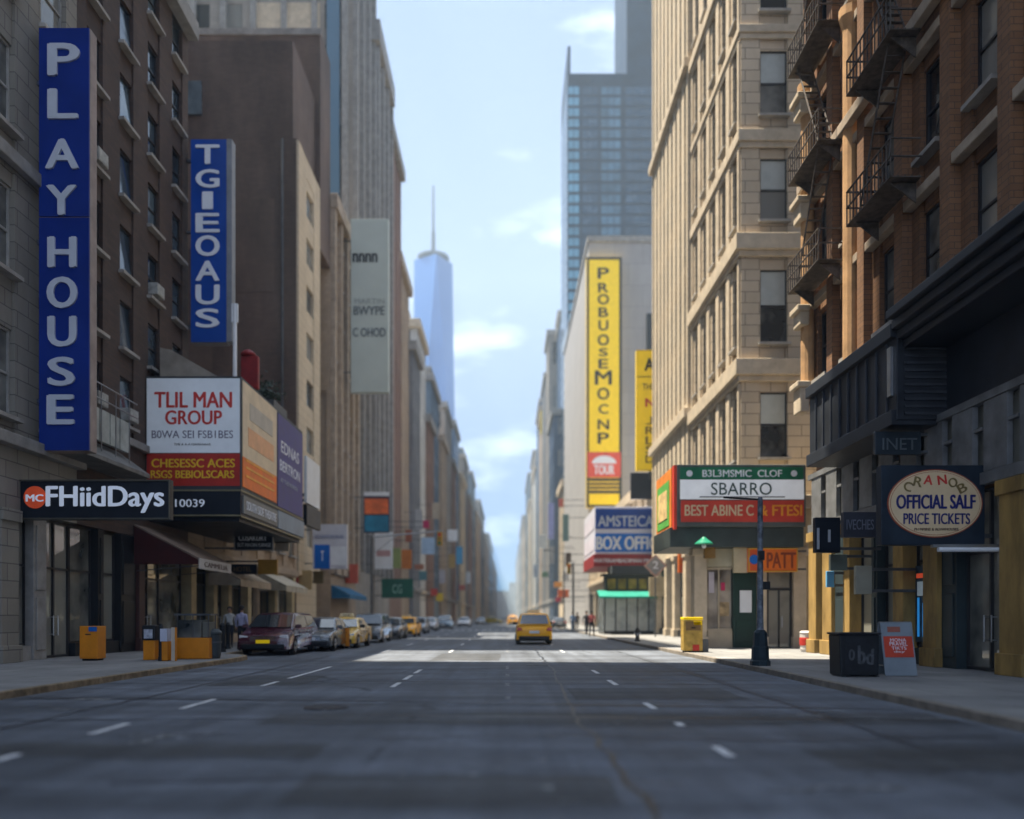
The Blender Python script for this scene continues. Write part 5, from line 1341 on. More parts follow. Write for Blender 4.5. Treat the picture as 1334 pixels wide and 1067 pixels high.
for u0, v0, u1, v1, Y_, lab, colr in ((714, 655, 722, 702, 150, 'lilac blue vertical banner on the sunlit cream facades', (0.30, 0.33, 0.62)), (703, 535, 712, 566, 262, 'small yellow sign high on a far sunlit tower', (0.75, 0.52, 0.08)),
                                      (728, 650, 734, 660, 120, 'small red lantern sign on the sunlit side', (0.55, 0.12, 0.08)), (733, 670, 741, 705, 118, 'dull teal vertical banner on the sunlit side', (0.13, 0.22, 0.21)), (727, 768, 741, 778, 110, 'small orange red shop sign past the taxi', (0.75, 0.16, 0.05)),
                                      (722, 758, 732, 765, 125, 'small amber shop sign past the taxi', (0.75, 0.30, 0.05)), (703, 697, 712, 714, 140, 'white square sign above the far sunlit shops', (0.6, 0.63, 0.62)), (716, 712, 722, 734, 135, 'grey vertical sign beside the lilac blue banner', (0.30, 0.31, 0.32)), (706, 745, 714, 752, 150, 'dull green fascia sign far on the sunlit side', (0.10, 0.20, 0.13)), (695, 735, 702, 752, 190, 'pale blue vertical sign in the haze on the sunlit side', (0.40, 0.48, 0.58)), (733, 745, 741, 757, 104, 'white shop sign above the small orange red sign', (0.60, 0.60, 0.58)),
                                      (737, 720, 744, 738, 96, 'dark brown vertical sign left of the box office marquee', (0.10, 0.07, 0.05)), (724, 778, 731, 784, 118, 'small magenta red sign past the taxi', (0.42, 0.05, 0.08))):
    small('far_sign', lab, 'sign', u0, v0, u1, v1, Y_, M('far sign ' + lab[:30], colr, .6), .3, hang=11.45, group=EG)
# ------------------------------------------------------------------ street furniture
# lamp post with its cast base
lp = thing('lamp_post', 'dark cast iron lamp post with a wide footing at the sunlit kerb', 'lamp post', (6.9, 22.0, .13))
x, y = 6.9, 22.0
MB().lathe((x, y, .13), [(.27, 0), (.27, .12), (.235, .16), (.225, .5), (.2, .54), (.175, .9), (.12, .97)], 8).build('footing', M('dark green iron', (0.02, 0.035, 0.045), .5, var=.25, scale=4), lp)
MB().lathe((x, y, 1.1), [(.095, 0), (.085, .3), (.07, 3.5), (.06, 3.62)], 14).build('pole', M('weathered grey iron', (0.16, 0.18, 0.21), .5, var=.5, scale=6), lp)
MB().tube((x, y, 4.66), (x - 1.0, y, 4.72), .028, n=8).build('arm', m_black, lp)
MB().box(x - .06, x + .06, y - .2, y - .06, 3.0, 3.25).box(x + .09, x + .25, y - .08, y + .08, 2.2, 2.42).build('signal_box', m_black, lp)

def traffic_light(px, py, ax, h0, h1, label, heads):
    t = thing('traffic_light', label, 'traffic light', (px, py, 0), 'traffic lights on the avenue')
    MB().lathe((px, py, .13), [(.24, 0), (.22, .6), (.13, .75), (.1, h0)], 12).build('pole', m_iron, t)
    MB().tube((px, py, h0), (ax, py, h1), .08, .05).tube((px, py, h0 - 1.4), (px + (ax - px) * .35, py, h0 + (h1 - h0) * .35 - .05), .035, n=8).build('mast_arm', M('pale galvanised arm', (0.36, 0.38, 0.40), .5, metal=.3), t)
    for fx_, mt in heads:
        hx = px + (ax - px) * fx_; hz = h0 + (h1 - h0) * fx_
        hd = MB().box(hx - .2, hx + .2, py - .22, py + .1, hz - 1.15, hz - .08).build('signal_head', M('signal yellow', (0.45, 0.25, 0.02), .5), t, bevel=.03)
        for k, c in enumerate(((0.5, 0.02, 0.02), (0.25, 0.16, 0.02), (0.02, 0.12, 0.06))):
            MB().tube((hx, py - .222, hz - .3 - k * .32), (hx, py - .27, hz - .3 - k * .32), .12, n=14).build('lens', M('lens %d' % k, c, .3), hd)
    return t
traffic_light(-10.6, 63, -5.0, 7.7, 8.2, 'traffic light with a long pale mast arm over the shaded parked cars', [(.95, 0)])
traffic_light(7.1, 87, 6.6, 7.2, 7.25, 'traffic light on a dark pole beside the box office marquee', [(.9, 0)])
sp_ = thing('street_lamp', 'thin grey street lamp on the sunlit kerb beyond the taxi', 'street lamp', (7.3, 104, 0))
MB().lathe((7.3, 104, .13), [(.2, 0), (.18, .9), (.1, 1.0), (.07, 9.6)], 12).build('pole', m_iron, sp_)
MB().tube((7.3, 104, 9.6), (5.4, 104, 10.1), .05).build('arm', m_iron, sp_)
MB().box(4.7, 5.5, 103.85, 104.15, 10.0, 10.18).build('lamp_head', m_iron, sp_, bevel=.05)

# newspaper boxes, barriers, boards
m_box = M('orange enamel', (0.62, 0.215, 0.012), .4, var=.12)
def news_box(loc, label, w=.62, h=1.1, mat=m_box, plate=m_blue2, name='newspaper_box', group='orange street boxes on the shaded pavement'):
    x, y = loc; t = thing(name, label, 'newspaper box', (x, y, .13), group)
    b = MB().box(x - w/2, x + w/2, y - .25, y + .25, .19, .13 + h * .99).box(x - w/2 + .05, x + w/2 - .05, y - .2, y + .2, .132, .19, 1)
    b.build('cabinet', [mat, m_black], t, bevel=.02)
    MB().box(x + w * .02, x + w * .45, y - .275, y - .253, .13 + h * .84, .13 + h * .97).build('plate', plate, t)
    d = MB().box(x - w * .42, x + w * .42, y - .268, y - .252, .13 + h * .1, .13 + h * .8).build('door', mat, t, bevel=.006)
    MB().box(x - .08, x + .08, y - .3, y - .27, .13 + h * .74, .13 + h * .77).build('handle', m_black, d)
    return t
news_box((X(121, 24.6), 24.6), 'orange newspaper box with a blue plate in front of the black shop doors', .56, 1.06)
news_box((X(1, 24.0), 24.0), 'red orange street box in front of the grey limestone pillar at the frame edge', .5, .9, M('red orange enamel', (0.50, 0.10, 0.03), .45, var=.2), m_black)
# planter group at the awning
def orange_bin(x0, x1, y0, y1, h, label):
    t = thing('waste_bin', label, 'bin', ((x0 + x1) / 2, (y0 + y1) / 2, .13), 'orange street boxes on the shaded pavement')
    MB().box(x0, x1, y0, y1, .14, h).build('body', m_box, t, bevel=.02)
    return t
yq = 24.9
t = orange_bin(X(191, yq), X(206, yq), yq - .25, yq + .3, .74, 'small orange bin with a dark lid and pale posters left of a black post')
MB().box(X(190, yq), X(207, yq), yq - .28, yq + .33, .743, 1.2).build('lid', m_black, t, bevel=.03)
MB().box(X(193, yq), X(204, yq), yq - .3, yq - .283, .8, 1.08).build('poster', M('pale poster', (0.42, 0.44, 0.50), .6, var=.3, scale=8), t)
yq = 24.4
t = orange_bin(X(214, yq), X(222, yq), yq - .2, yq + .25, .72, 'narrow orange bin with a white notice between black and white posts')
MB().box(X(212.5, yq), X(221.5, yq), yq - .22, yq + .2, .723, 1.1).build('notice', M('lilac notice', (0.50, 0.52, 0.62), .6), t)
bp = thing('bollard', 'black posts beside the narrow orange bin', 'bollard', (X(210, 24.3), 24.3, .13))
bp['label'] = 'slim black bollard between the two smaller orange bins'
MB().lathe((X(209.5, 24.3), 24.3, .13), [(.085, 0), (.075, .1), (.06, .14), (.06, 1.0), (.08, 1.03), (.04, 1.12)], 12).build('post', m_black, bp)
wp = thing('bollard', 'white post with an orange stripe at the end of the orange bins', 'bollard', (X(226, 24.3), 24.3, .13))
w_ = MB().box(X(224, 24.3), X(228.5, 24.3), 24.25, 24.35, .132, 1.14, 0).box(X(228.6, 24.3), X(230, 24.3), 24.26, 24.34, .132, 1.14, 1)
w_.build('post', [M('cream post', (0.52, 0.44, 0.36), .6), m_box], wp)
kx0, kx1, ky = X(229, 25.3), X(272, 25.3), 25.3
kb = thing('vendor_kiosk', 'orange based vendor counter with a dark glass top and thin rail roof', 'kiosk', ((kx0 + kx1) / 2, ky + .3, .13))
MB().box(kx0, kx1, ky, ky + .7, .14, .8).build('base', m_box, kb, bevel=.02)
MB().box(kx0, kx1 - .25, ky + .04, ky + .66, .803, 1.36).build('glass_case', m_shop, kb)
MB().box(kx1 - .24, kx1 - .02, ky + .1, ky + .6, .803, 1.3).build('side_box', M('grey olive box', (0.13, 0.13, 0.11), .6), kb, bevel=.02)
r_ = MB()
for xx in (kx0 + .03, (kx0 + kx1) / 2, kx1 - .03):
    for yy_ in (ky + .05, ky + .65): r_.tube((xx, yy_, .8), (xx, yy_, 1.52), .02, n=6)
r_.box(kx0 - .06, kx1 + .06, ky, ky + .04, 1.5, 1.56).box(kx0 - .06, kx1 + .06, ky + .66, ky + .7, 1.5, 1.56).box(kx0 - .06, kx0 - .02, ky + .04, ky + .66, 1.5, 1.56).box(kx1 + .02, kx1 + .06, ky + .04, ky + .66, 1.5, 1.56)
r_.build('rail', m_iron, kb)
tb = thing('trash_can', 'dark grey trash can at the right end of the orange vendor counter', 'trash can', (X(278, 25.8), 25.8, .13))
MB().lathe((X(278, 25.8), 25.8, .13), [(.2, 0), (.23, .08), (.25, .75), (.27, .78), (.27, .84), (.15, .95)], 18).build('drum', M('slate bin', (0.035, 0.045, 0.05), .5), tb)
MB().lathe((X(278, 25.8), 25.8, .13), [(.262, .5), (.262, .55), (.25, .55), (.25, .5)], 18).build('hoop', m_iron, tb)
for k, (u, y, lab) in enumerate(((290, 30.5, 'black bollard nearest the trash can on the shaded pavement'), (297, 33.5, 'black bollard beside the person in lavender'))):
    q = thing('bollard', lab, 'bollard', (X(u, y), y, .13), 'black bollards by the minivan')
    MB().lathe((X(u, y), y, .13), [(.13, 0), (.11, .1), (.09, .14), (.09, .95), (.11, .99), (.05, 1.1)], 12).build('post', m_black, q)

# yellow newspaper box and boards on the sunlit pavement
t = news_box((X(901, 30.4), 30.4), 'yellow and tan newspaper box with a red sticker on the sunlit pavement', .72, 1.22, M('mustard enamel', (0.45, 0.29, 0.06), .5, var=.25, scale=5), m_yellow, group='boxes on the sunlit pavement')
x, y = X(901, 30.4), 30.4
MB().box(x - .37, x + .37, y - .26, y + .26, 1.345, 1.45).build('hood', m_yellow, t, bevel=.02)
MB().box(x - .28, x + .28, y - .275, y - .269, .95, 1.28).build('window', M('brown display', (0.22, 0.13, 0.05), .3), t)
MB().box(x - .02, x + .22, y - .29, y - .27, .2, .42).build('sticker', m_red, t)
MB().box(x + .38, x + .62, y - .1, y + .2, .132, .62).build('side_box', m_iron, t, bevel=.02)
def sandwich(xc, y, w, h, mat, label, face):
    t = thing('sandwich_board', label, 'sandwich board', (xc, y, .13), None)
    lean = .16
    for sgn, nm in ((-1, 'front_board'), (1, 'rear_board')):
        a = MB(); yb = y + sgn * .3; yt = y + sgn * .04
        a.prism([(yb, .14), (yb + .03, .14), (yt + .03, .13 + h), (yt, .13 + h)], 'x', xc - w/2, xc + w/2)
        o = a.build(nm, mat, t, bevel=.006)
        if sgn < 0: face(t, o, xc, y, w, h, lambda z: yb + (yt - yb) * ((z - .14) / (h - .01)))
    for xa in (xc - w/2 - .012, xc + w/2 + .002): MB().box(xa, xa + .01, y - .2, y + .2, .35, .38).build('brace', m_steel, t)
    MB().tube((xc - w/2, y + .015, .13 + h), (xc + w/2, y + .015, .13 + h), .02, n=8).build('hinge', m_steel, t)
    return t
def slab_on(o, xa, xb, za, zb_, yf, mat, name, d=.012):
    MB().quad([(xa, yf(za) - d, za), (xb, yf(za) - d, za), (xb, yf(zb_) - d, zb_), (xa, yf(zb_) - d, zb_)]).build(name, mat, o)
xk, yk, wk, hk = X(1120, 17.8), 17.75, .80, .93
t = thing('waste_bin', 'black box bin with grey chalk-like marks under the oval ticket sign', 'bin', (xk, yk + .3, .13), 'boxes under the oval sign')
b = MB(); b.prism([(xk - wk/2 - .04, .16), (xk + wk/2, .16), (xk + wk/2 + .02, .13 + hk), (xk - wk/2 - .07, .13 + hk)], 'y', yk, yk + .62)
b.build('body', m_black, t, bevel=.025)
MB().box(xk - wk/2 - .1, xk + wk/2 + .05, yk - .03, yk + .65, .132 + hk, .18 + hk).build('lid', M('black lid', (0.02, 0.022, 0.026), .35, var=.3), t, bevel=.02)
for fx in (-.4, .36): MB().box(xk + fx, xk + fx + .08, yk + .05, yk + .57, .131, .16).build('foot', m_iron, t)
pn = MB().box(xk - .34, xk + .34, yk - .008, yk - .002, .26, .98).build('front_panel', M('chalk black', (0.016, 0.018, 0.022), .6, var=.3, scale=6), t)
for st, fx, zz, ww, hh_ in (('o', -.2, .62, .12, .24), ('b', .02, .62, .15, .40), ('d', .2, .58, .15, .34)):
    text(st, M('dim chalk letters', (0.085, 0.09, 0.097), .7, var=.4, scale=12), pn, (xk + fx, yk - .009, zz), ww, hh_, bold=.03, depth=.004)
def face_red(t, o, xc, y, w, h, yf):
    slab_on(o, xc - w*.45, xc + w*.45, .13 + h*.35, .13 + h*.74, yf, M('poster red', (0.52, 0.06, 0.03), .55), 'red_panel')
    for st, fz_, ww, hh_ in (('MONA', .67, .5, .06), ('PRAVEL', .6, .56, .07), ('TIKTS', .52, .46, .06), ('day', .45, .34, .05)):
        z = .13 + h * fz_
        q = text(st, m_letter, o, (xc, yf(z) - .018, z), w * ww, h * hh_, bold=.01, depth=.003)
        q.rotation_euler = (R(90) - math.atan2(.26, h), 0, 0)
    slab_on(o, xc - w*.3, xc + w*.1, .13 + h*.82, .13 + h*.92, yf, M('faded red strip', (0.30, 0.10, 0.07), .6), 'strip')
sandwich(X(1166, 18.3), 18.3, .72, 1.2, M('pale grey board', (0.22, 0.255, 0.285), .6, var=.12), 'pale sandwich board with a red lettered panel beside the black box bin', face_red)
bn = thing('trash_can', 'small red and white bin in the corner shop doorway', 'trash can', (X(1051, 30.6), 30.6, .13))
MB().lathe((X(1051, 30.6), 30.6, .13), [(.2, 0), (.24, .1), (.26, .7), (.28, .74), (.2, .8)], 16).build('drum', M('white enamel', (0.62, 0.58, 0.54), .5), bn)
MB().lathe((X(1051, 30.6), 30.6, .13), [(.262, .25), (.268, .3), (.272, .5), (.262, .55)], 16).build('band', m_red, bn)
hy = thing('fire_hydrant', 'small dark fire hydrant on the sunlit kerb beyond the yellow box', 'fire hydrant', (7.1, 44, .13))
MB().lathe((7.1, 44, .13), [(.16, 0), (.16, .06), (.11, .08), (.11, .5), (.14, .52), (.14, .56), (.1, .68), (.03, .76)], 14).build('barrel', M('hydrant black', (0.03, 0.03, 0.03), .5), hy)
MB().tube((6.92, 44, .55), (7.28, 44, .55), .05, n=10).tube((7.1, 43.82, .5), (7.1, 44, .5), .07, n=10).build('outlet', m_steel, hy)

# ------------------------------------------------------------------ cars
def car(label, paint, L=4.6, Wd=1.82, H=1.5, belt=.95, hood=.88, trunk=None, ws=(.26, .40), rg=(.80, .93), taxi=False, plate=None, group=None, grille=True):
    """local frame: the nose points to -y, origin under the middle"""
    t = thing('parked_car', label, 'car', (0, 0, 0), group)
    w = Wd / 2; y0, y1 = -L / 2, L / 2
    yf, yr = y0 + .19 * L, y1 - .2 * L; ra = .385; zb = .24
    def arc(yc): return [(yc + ra * math.cos(a), .33 + ra * math.sin(a)) for a in [math.pi - math.asin(.0) - math.pi * i / 12 for i in range(13)]]
    ywa, ywb = y0 + ws[0] * L, y0 + ws[1] * L
    yra, yrb = y0 + rg[0] * L, y0 + rg[1] * L
    tz = trunk or belt
    prof = [(y0 + .06, zb)] + [(yf - ra, zb)] + arc(yf) + [(yf + ra, zb), (yr - ra, zb)] + arc(yr) + [(yr + ra, zb), (y1 - .07, zb + .04), (y1 - .005, .5), (y1 - .02, .78), (y1 - .09, tz - .04), (y1 - .16, tz)]
    prof += [(yrb, tz + .01), (yra, belt)] if trunk else [(yrb, belt), (yra, belt)]
    prof += [(ywa + .1, belt), (ywa - .02, hood + .03), (y0 + .5, hood - .05), (y0 + .16, hood - .16), (y0 + .03, hood - .27), (y0, .5)]
    n = len(prof); mb = MB()
    st = [(-1, .955, .06), (-.975, .975, .02), (-.88, .995, 0), (-.5, 1.0, -.012), (0, 1.0, -.02), (.5, 1.0, -.012), (.88, .995, 0), (.975, .975, .02), (1, .955, .06)]
    for sx, sy, dz in st:
        for (y, z) in prof:
            zz = z - dz * max(0, min(1, (z - .45) / .4))
            bulge = 1 - .035 * abs((z - .55) / .45) if abs(sx) == 1 else 1
            mb.v.append((sx * w * bulge, y * sy if abs(y) > L * .3 else y, zz))
    for k in range(len(st) - 1):
        for i in range(n):
            j = (i + 1) % n
            mb.f.append((k*n + i, k*n + j, (k+1)*n + j, (k+1)*n + i)); mb.m.append(0)
    mb.f.append(tuple(range(n))); mb.m.append(0)
    mb.f.append(tuple(range((len(st)-1)*n, len(st)*n))[::-1]); mb.m.append(0)
    # dark underbody and arches
    mb.box(-w * .86, w * .86, y0 + .15, y1 - .15, .2, .5, 1)
    # greenhouse
    wb, wt = w * .93, w * .74
    def xs(z): return wb + (wt - wb) * (z - belt) / (H - belt)
    gh = [(ywa, belt - .02), (ywb, H - .07), (ywb + .18, H - .015), ((ywb + yra) / 2, H), (yra - .12, H - .02), (yra, H - .07), (yrb, tz - .02)]
    k0 = len(mb.v)
    gs = [(-1, 0), (-.9, .0), (0, .035), (.9, 0), (1, 0)]
    for sx, up in gs:
        for i, (y, z) in enumerate(gh):
            top = z > belt + .2
            xx = xs(z) * sx
            mb.v.append((xx, y, z + (up if top else 0) - (.03 if abs(sx) == 1 and top else 0)))
    m7 = len(gh)
    for k in range(len(gs) - 1):
        for i in range(m7 - 1):
            mb.f.append((k0 + k*m7 + i, k0 + k*m7 + i + 1, k0 + (k+1)*m7 + i + 1, k0 + (k+1)*m7 + i)); mb.m.append(0)
    mb.f.append(tuple(k0 + i for i in range(m7))); mb.m.append(0)
    mb.f.append(tuple(k0 + (len(gs)-1)*m7 + i for i in range(m7))[::-1]); mb.m.append(0)
    body = mb.build('body', [paint, m_black], t, bevel=.025, smooth=True)
    # glass
    def gl(pts, name, off):
        MB().quad([(p[0] + off[0], p[1] + off[1], p[2] + off[2]) for p in pts]).build(name, m_carglass, t)
    za, zc = belt + .05, H - .1
    def yw(z): return ywa + (ywb - ywa) * (z - belt) / (H - .07 - belt)
    def yb(z): return yrb + (yra - yrb) * (z - tz) / (H - .07 - tz)
    gl([(-xs(za) * .92, yw(za), za), (xs(za) * .92, yw(za), za), (xs(zc) * .92, yw(zc), zc), (-xs(zc) * .92, yw(zc), zc)], 'windscreen', (0, -.03, .02))
    zr = max(za, tz + .06)
    gl([(-xs(za) * .88, yb(zr), zr), (xs(za) * .88, yb(zr), zr), (xs(zc) * .9, yb(zc), zc), (-xs(zc) * .9, yb(zc), zc)], 'rear_window', (0, .035, .02))
    ymid = (ywb + yra) / 2 + .05
    for sx in (-1, 1):
        for a0, a1, b0, b1 in ((yw(za) + .14, ymid - .05, yw(zc) + .1, ymid - .05), (ymid + .05, min(yb(za) - .16, yra + .25), ymid + .05, yb(zc) - .12)):
            MB().quad([(sx * (xs(za) + .012), a0, za), (sx * (xs(za) + .012), a1, za), (sx * (xs(zc) + .02), b1, zc), (sx * (xs(zc) + .02), b0, zc)]).build('side_window', m_carglass, t)
        for yc in (yf, yr):
            wh = MB().tube((sx * (w - .21), yc, .33), (sx * (w + .005), yc, .33), .33, n=24).build('wheel', m_tyre, t, bevel=.03)
            rm = MB().tube((sx * (w - .02), yc, .33), (sx * (w + .015), yc, .33), .21, n=20)
            for a in range(5):
                c, s_ = math.cos(a * 1.2566), math.sin(a * 1.2566)
                rm.tube((sx * (w + .02), yc, .33), (sx * (w + .02), yc + .18 * c, .33 + .18 * s_), .03, n=6)
            rm.build('rim', m_rim, wh)
        MB().prism([(sx * w * .55, hood - .34), (sx * w * .93, hood - .30), (sx * w * .93, hood - .15), (sx * w * .62, hood - .2)], 'y', y0 + .01 + .06, y0 + .2).build('headlight', m_lamp, t, bevel=.02)
        MB().prism([(sx * w * .66, .74), (sx * w * .97, .72), (sx * w * .95, .93), (sx * w * .72, .90)], 'y', y1 - .22, y1 - .005).build('taillight', m_tail, t, bevel=.02)
        MB().box(sx * (w * .93), sx * (w + .17), yw(belt) + .3, yw(belt) + .42, belt + .02, belt + .17).build('mirror', paint if not taxi else m_black, t, bevel=.03)
        for yy_ in (ymid - .35, ymid + .55):
            MB().box(sx * w * .985, sx * (w + .02), yy_ - .08, yy_ + .08, belt - .18, belt - .15).build('door_handle', m_black, t)
    if grille:
        g = MB()
        for k in range(4): g.box(-w * .5, w * .5, y0 + .0, y0 + .1, hood - .36 + k * .05, hood - .335 + k * .05)
        g.build('grille', m_chrome, t)
    MB().box(-w * .82, w * .82, y0 - .015, y0 + .12, .26, .44).build('front_bumper', m_black, t, bevel=.04)
    MB().box(-w * .86, w * .86, y1 - .12, y1 + .02, .27, .46).build('rear_bumper', m_black, t, bevel=.04)
    MB().box(-.26, .26, y0 - .035, y0 - .005, .47, .6).build('front_plate', plate or m_white, t)
    MB().box(-.26, .26, y1 - .0, y1 + .02, .6, .74).build('rear_plate', plate or m_white, t)
    if taxi:
        rl = MB().prism([(-.36, H + .035), (.36, H + .035), (.3, H + .2), (-.3, H + .2)], 'y', (ywb + yra) / 2 - .1, (ywb + yra) / 2 + .1).build('roof_light', M('taxi roof light', (0.70, 0.62, 0.42), .5), t, bevel=.02)
        text('TAXI', m_ink, rl, (0, (ywb + yra) / 2 - .102, H + .115), .34, .09, bold=.02, depth=.004)
    return t
m_carglass = glass('car glass', (0.006, 0.010, 0.013), (0.03, 0.035, 0.04), .03, .5, 1.9)
m_tyre = M('tyre rubber', (0.012, 0.012, 0.013), .85, var=.3, scale=9)
m_rim = M('wheel rim', (0.33, 0.34, 0.35), .3, metal=.8)
m_chrome = M('dull chrome', (0.4, 0.4, 0.42), .2, metal=.9)
m_lamp = M('headlamp glass', (0.66, 0.68, 0.70), .1, var=.1, spec=.8)
m_tail = M('tail lamp glass', (0.55, 0.02, 0.012), .15, var=.1, spec=.8)
def carpaint(n, c): return M('car paint ' + n, c, .28, var=.06, coat=.8, spec=.6)
CG = 'cars parked along the shaded kerb'
p_tx = M('car paint taxi yellow', (1.0, 0.46, 0.002), .35, var=.04, coat=.15, spec=.3)
p_ty = carpaint('taxi pale yellow', (0.70, 0.42, 0.03))
suv = dict(L=4.6, Wd=1.88, H=1.66, belt=1.02, hood=.98, ws=(.22, .36), rg=(.93, .985))
sed = dict(L=4.75, Wd=1.82, H=1.44, belt=.93, hood=.86, trunk=1.0, ws=(.27, .41), rg=(.73, .86))
van = dict(L=4.9, Wd=1.95, H=1.62, belt=1.0, hood=.93, ws=(.17, .36), rg=(.9, .985))
tx_ = car('orange yellow taxi driving away in the middle of the road', p_tx, taxi=True, **suv)
tx_.name = 'taxi'
yt_ = F * EYE / (840 - HZ)
place(tx_, X(696, yt_), yt_ + 2.2, 0, R(180))
MB().box(-.12, .12, 2.285, 2.315, .82, .92).build('emblem', m_chrome, tx_)
mv = car('maroon minivan with a yellow plate parked first in the row at the shaded kerb', carpaint('maroon', (0.065, 0.014, 0.026)), plate=m_yellow, group=CG, **van)
mv.name = 'parked_minivan'
place(mv, -9.15, 32.6)
def spot(o, u, v, dy=2.3, rz=0):
    Y = F * EYE / (v - HZ); place(o, X(u, Y), Y + dy, 0, rz); return o
spot(car('dark grey sedan half hidden behind the maroon minivan', carpaint('dark grey', (0.07, 0.075, 0.08)), group=CG, **sed), 403, 849)
spot(car('pale yellow taxi parked behind a striped barrier', p_ty, taxi=True, group=CG, **sed), 437, 845)
spot(car('black car with a red trim parked behind the yellow taxi', carpaint('black', (0.018, 0.02, 0.025)), group=CG, **suv), 474, 838)
spot(car('dark charcoal sedan between the black car and the orange taxi', carpaint('charcoal', (0.04, 0.042, 0.045)), group=CG, **sed), 502, 833)
spot(car('small orange taxi in the far part of the parked row', p_tx, taxi=True, group=CG, **sed), 524, 830)
spot(car('slate blue car behind the small orange taxi', carpaint('slate', (0.10, 0.12, 0.15)), group=CG, **sed), 540, 826)
spot(car('silver sedan in the middle of the far parked row', carpaint('silver', (0.42, 0.43, 0.44)), group=CG, **sed), 556, 822)
spot(car('steel blue car just left of the white car', carpaint('steel blue', (0.10, 0.18, 0.25)), group=CG, **suv), 577, 819.5)
spot(car('white car driving toward the viewer on the far road', carpaint('white', (0.72, 0.73, 0.74)), **sed), 604, 816.5)
spot(car('distant grey car right of the white car', carpaint('grey', (0.16, 0.165, 0.17)), **sed), 626, 813.5)
spot(car('olive yellow taxi crossing far down the road', carpaint('olive yellow', (0.45, 0.34, 0.015)), taxi=True, **sed), 642, 812.5, 2.3, R(70))
spot(car('far orange taxi just left of the middle taxi', p_tx, taxi=True, **suv), 668, 814.5, 2.3, R(180))
spot(car('far white van beyond the middle taxi', carpaint('white', (0.72, 0.73, 0.74)), **van), 708, 810, 2.3, R(180))
spot(car('dark car parked on the sunlit side beyond the taxi', carpaint('charcoal', (0.04, 0.042, 0.045)), **sed), 729, 819, 2.3, R(180))
bz = 41; b_ = thing('striped_barrier', 'barrier striped in orange blue and white in front of the yellow taxi', 'barrier', (X(437, 37), 37, 0))
xb0, xb1 = X(421, 37), X(455, 37)
cols = [m_box, m_black, m_blue2, m_dark, m_cream, m_box]; ws_ = [.16, .2, .26, .12, .1, .16]; a = xb0
for mt, ww in zip(cols, ws_):
    MB().box(a, a + (xb1 - xb0) * ww - .004, 37, 37.06, .12, .95).build('board', mt, b_); a += (xb1 - xb0) * ww
MB().box(xb0, xb0 + .06, 37.065, 37.4, .0, .1).box(xb1 - .06, xb1, 37.065, 37.4, .0, .1).box(xb0, xb0 + .06, 37.065, 37.12, .1, .95).box(xb1 - .06, xb1, 37.065, 37.12, .1, .95).build('stand', m_iron, b_)

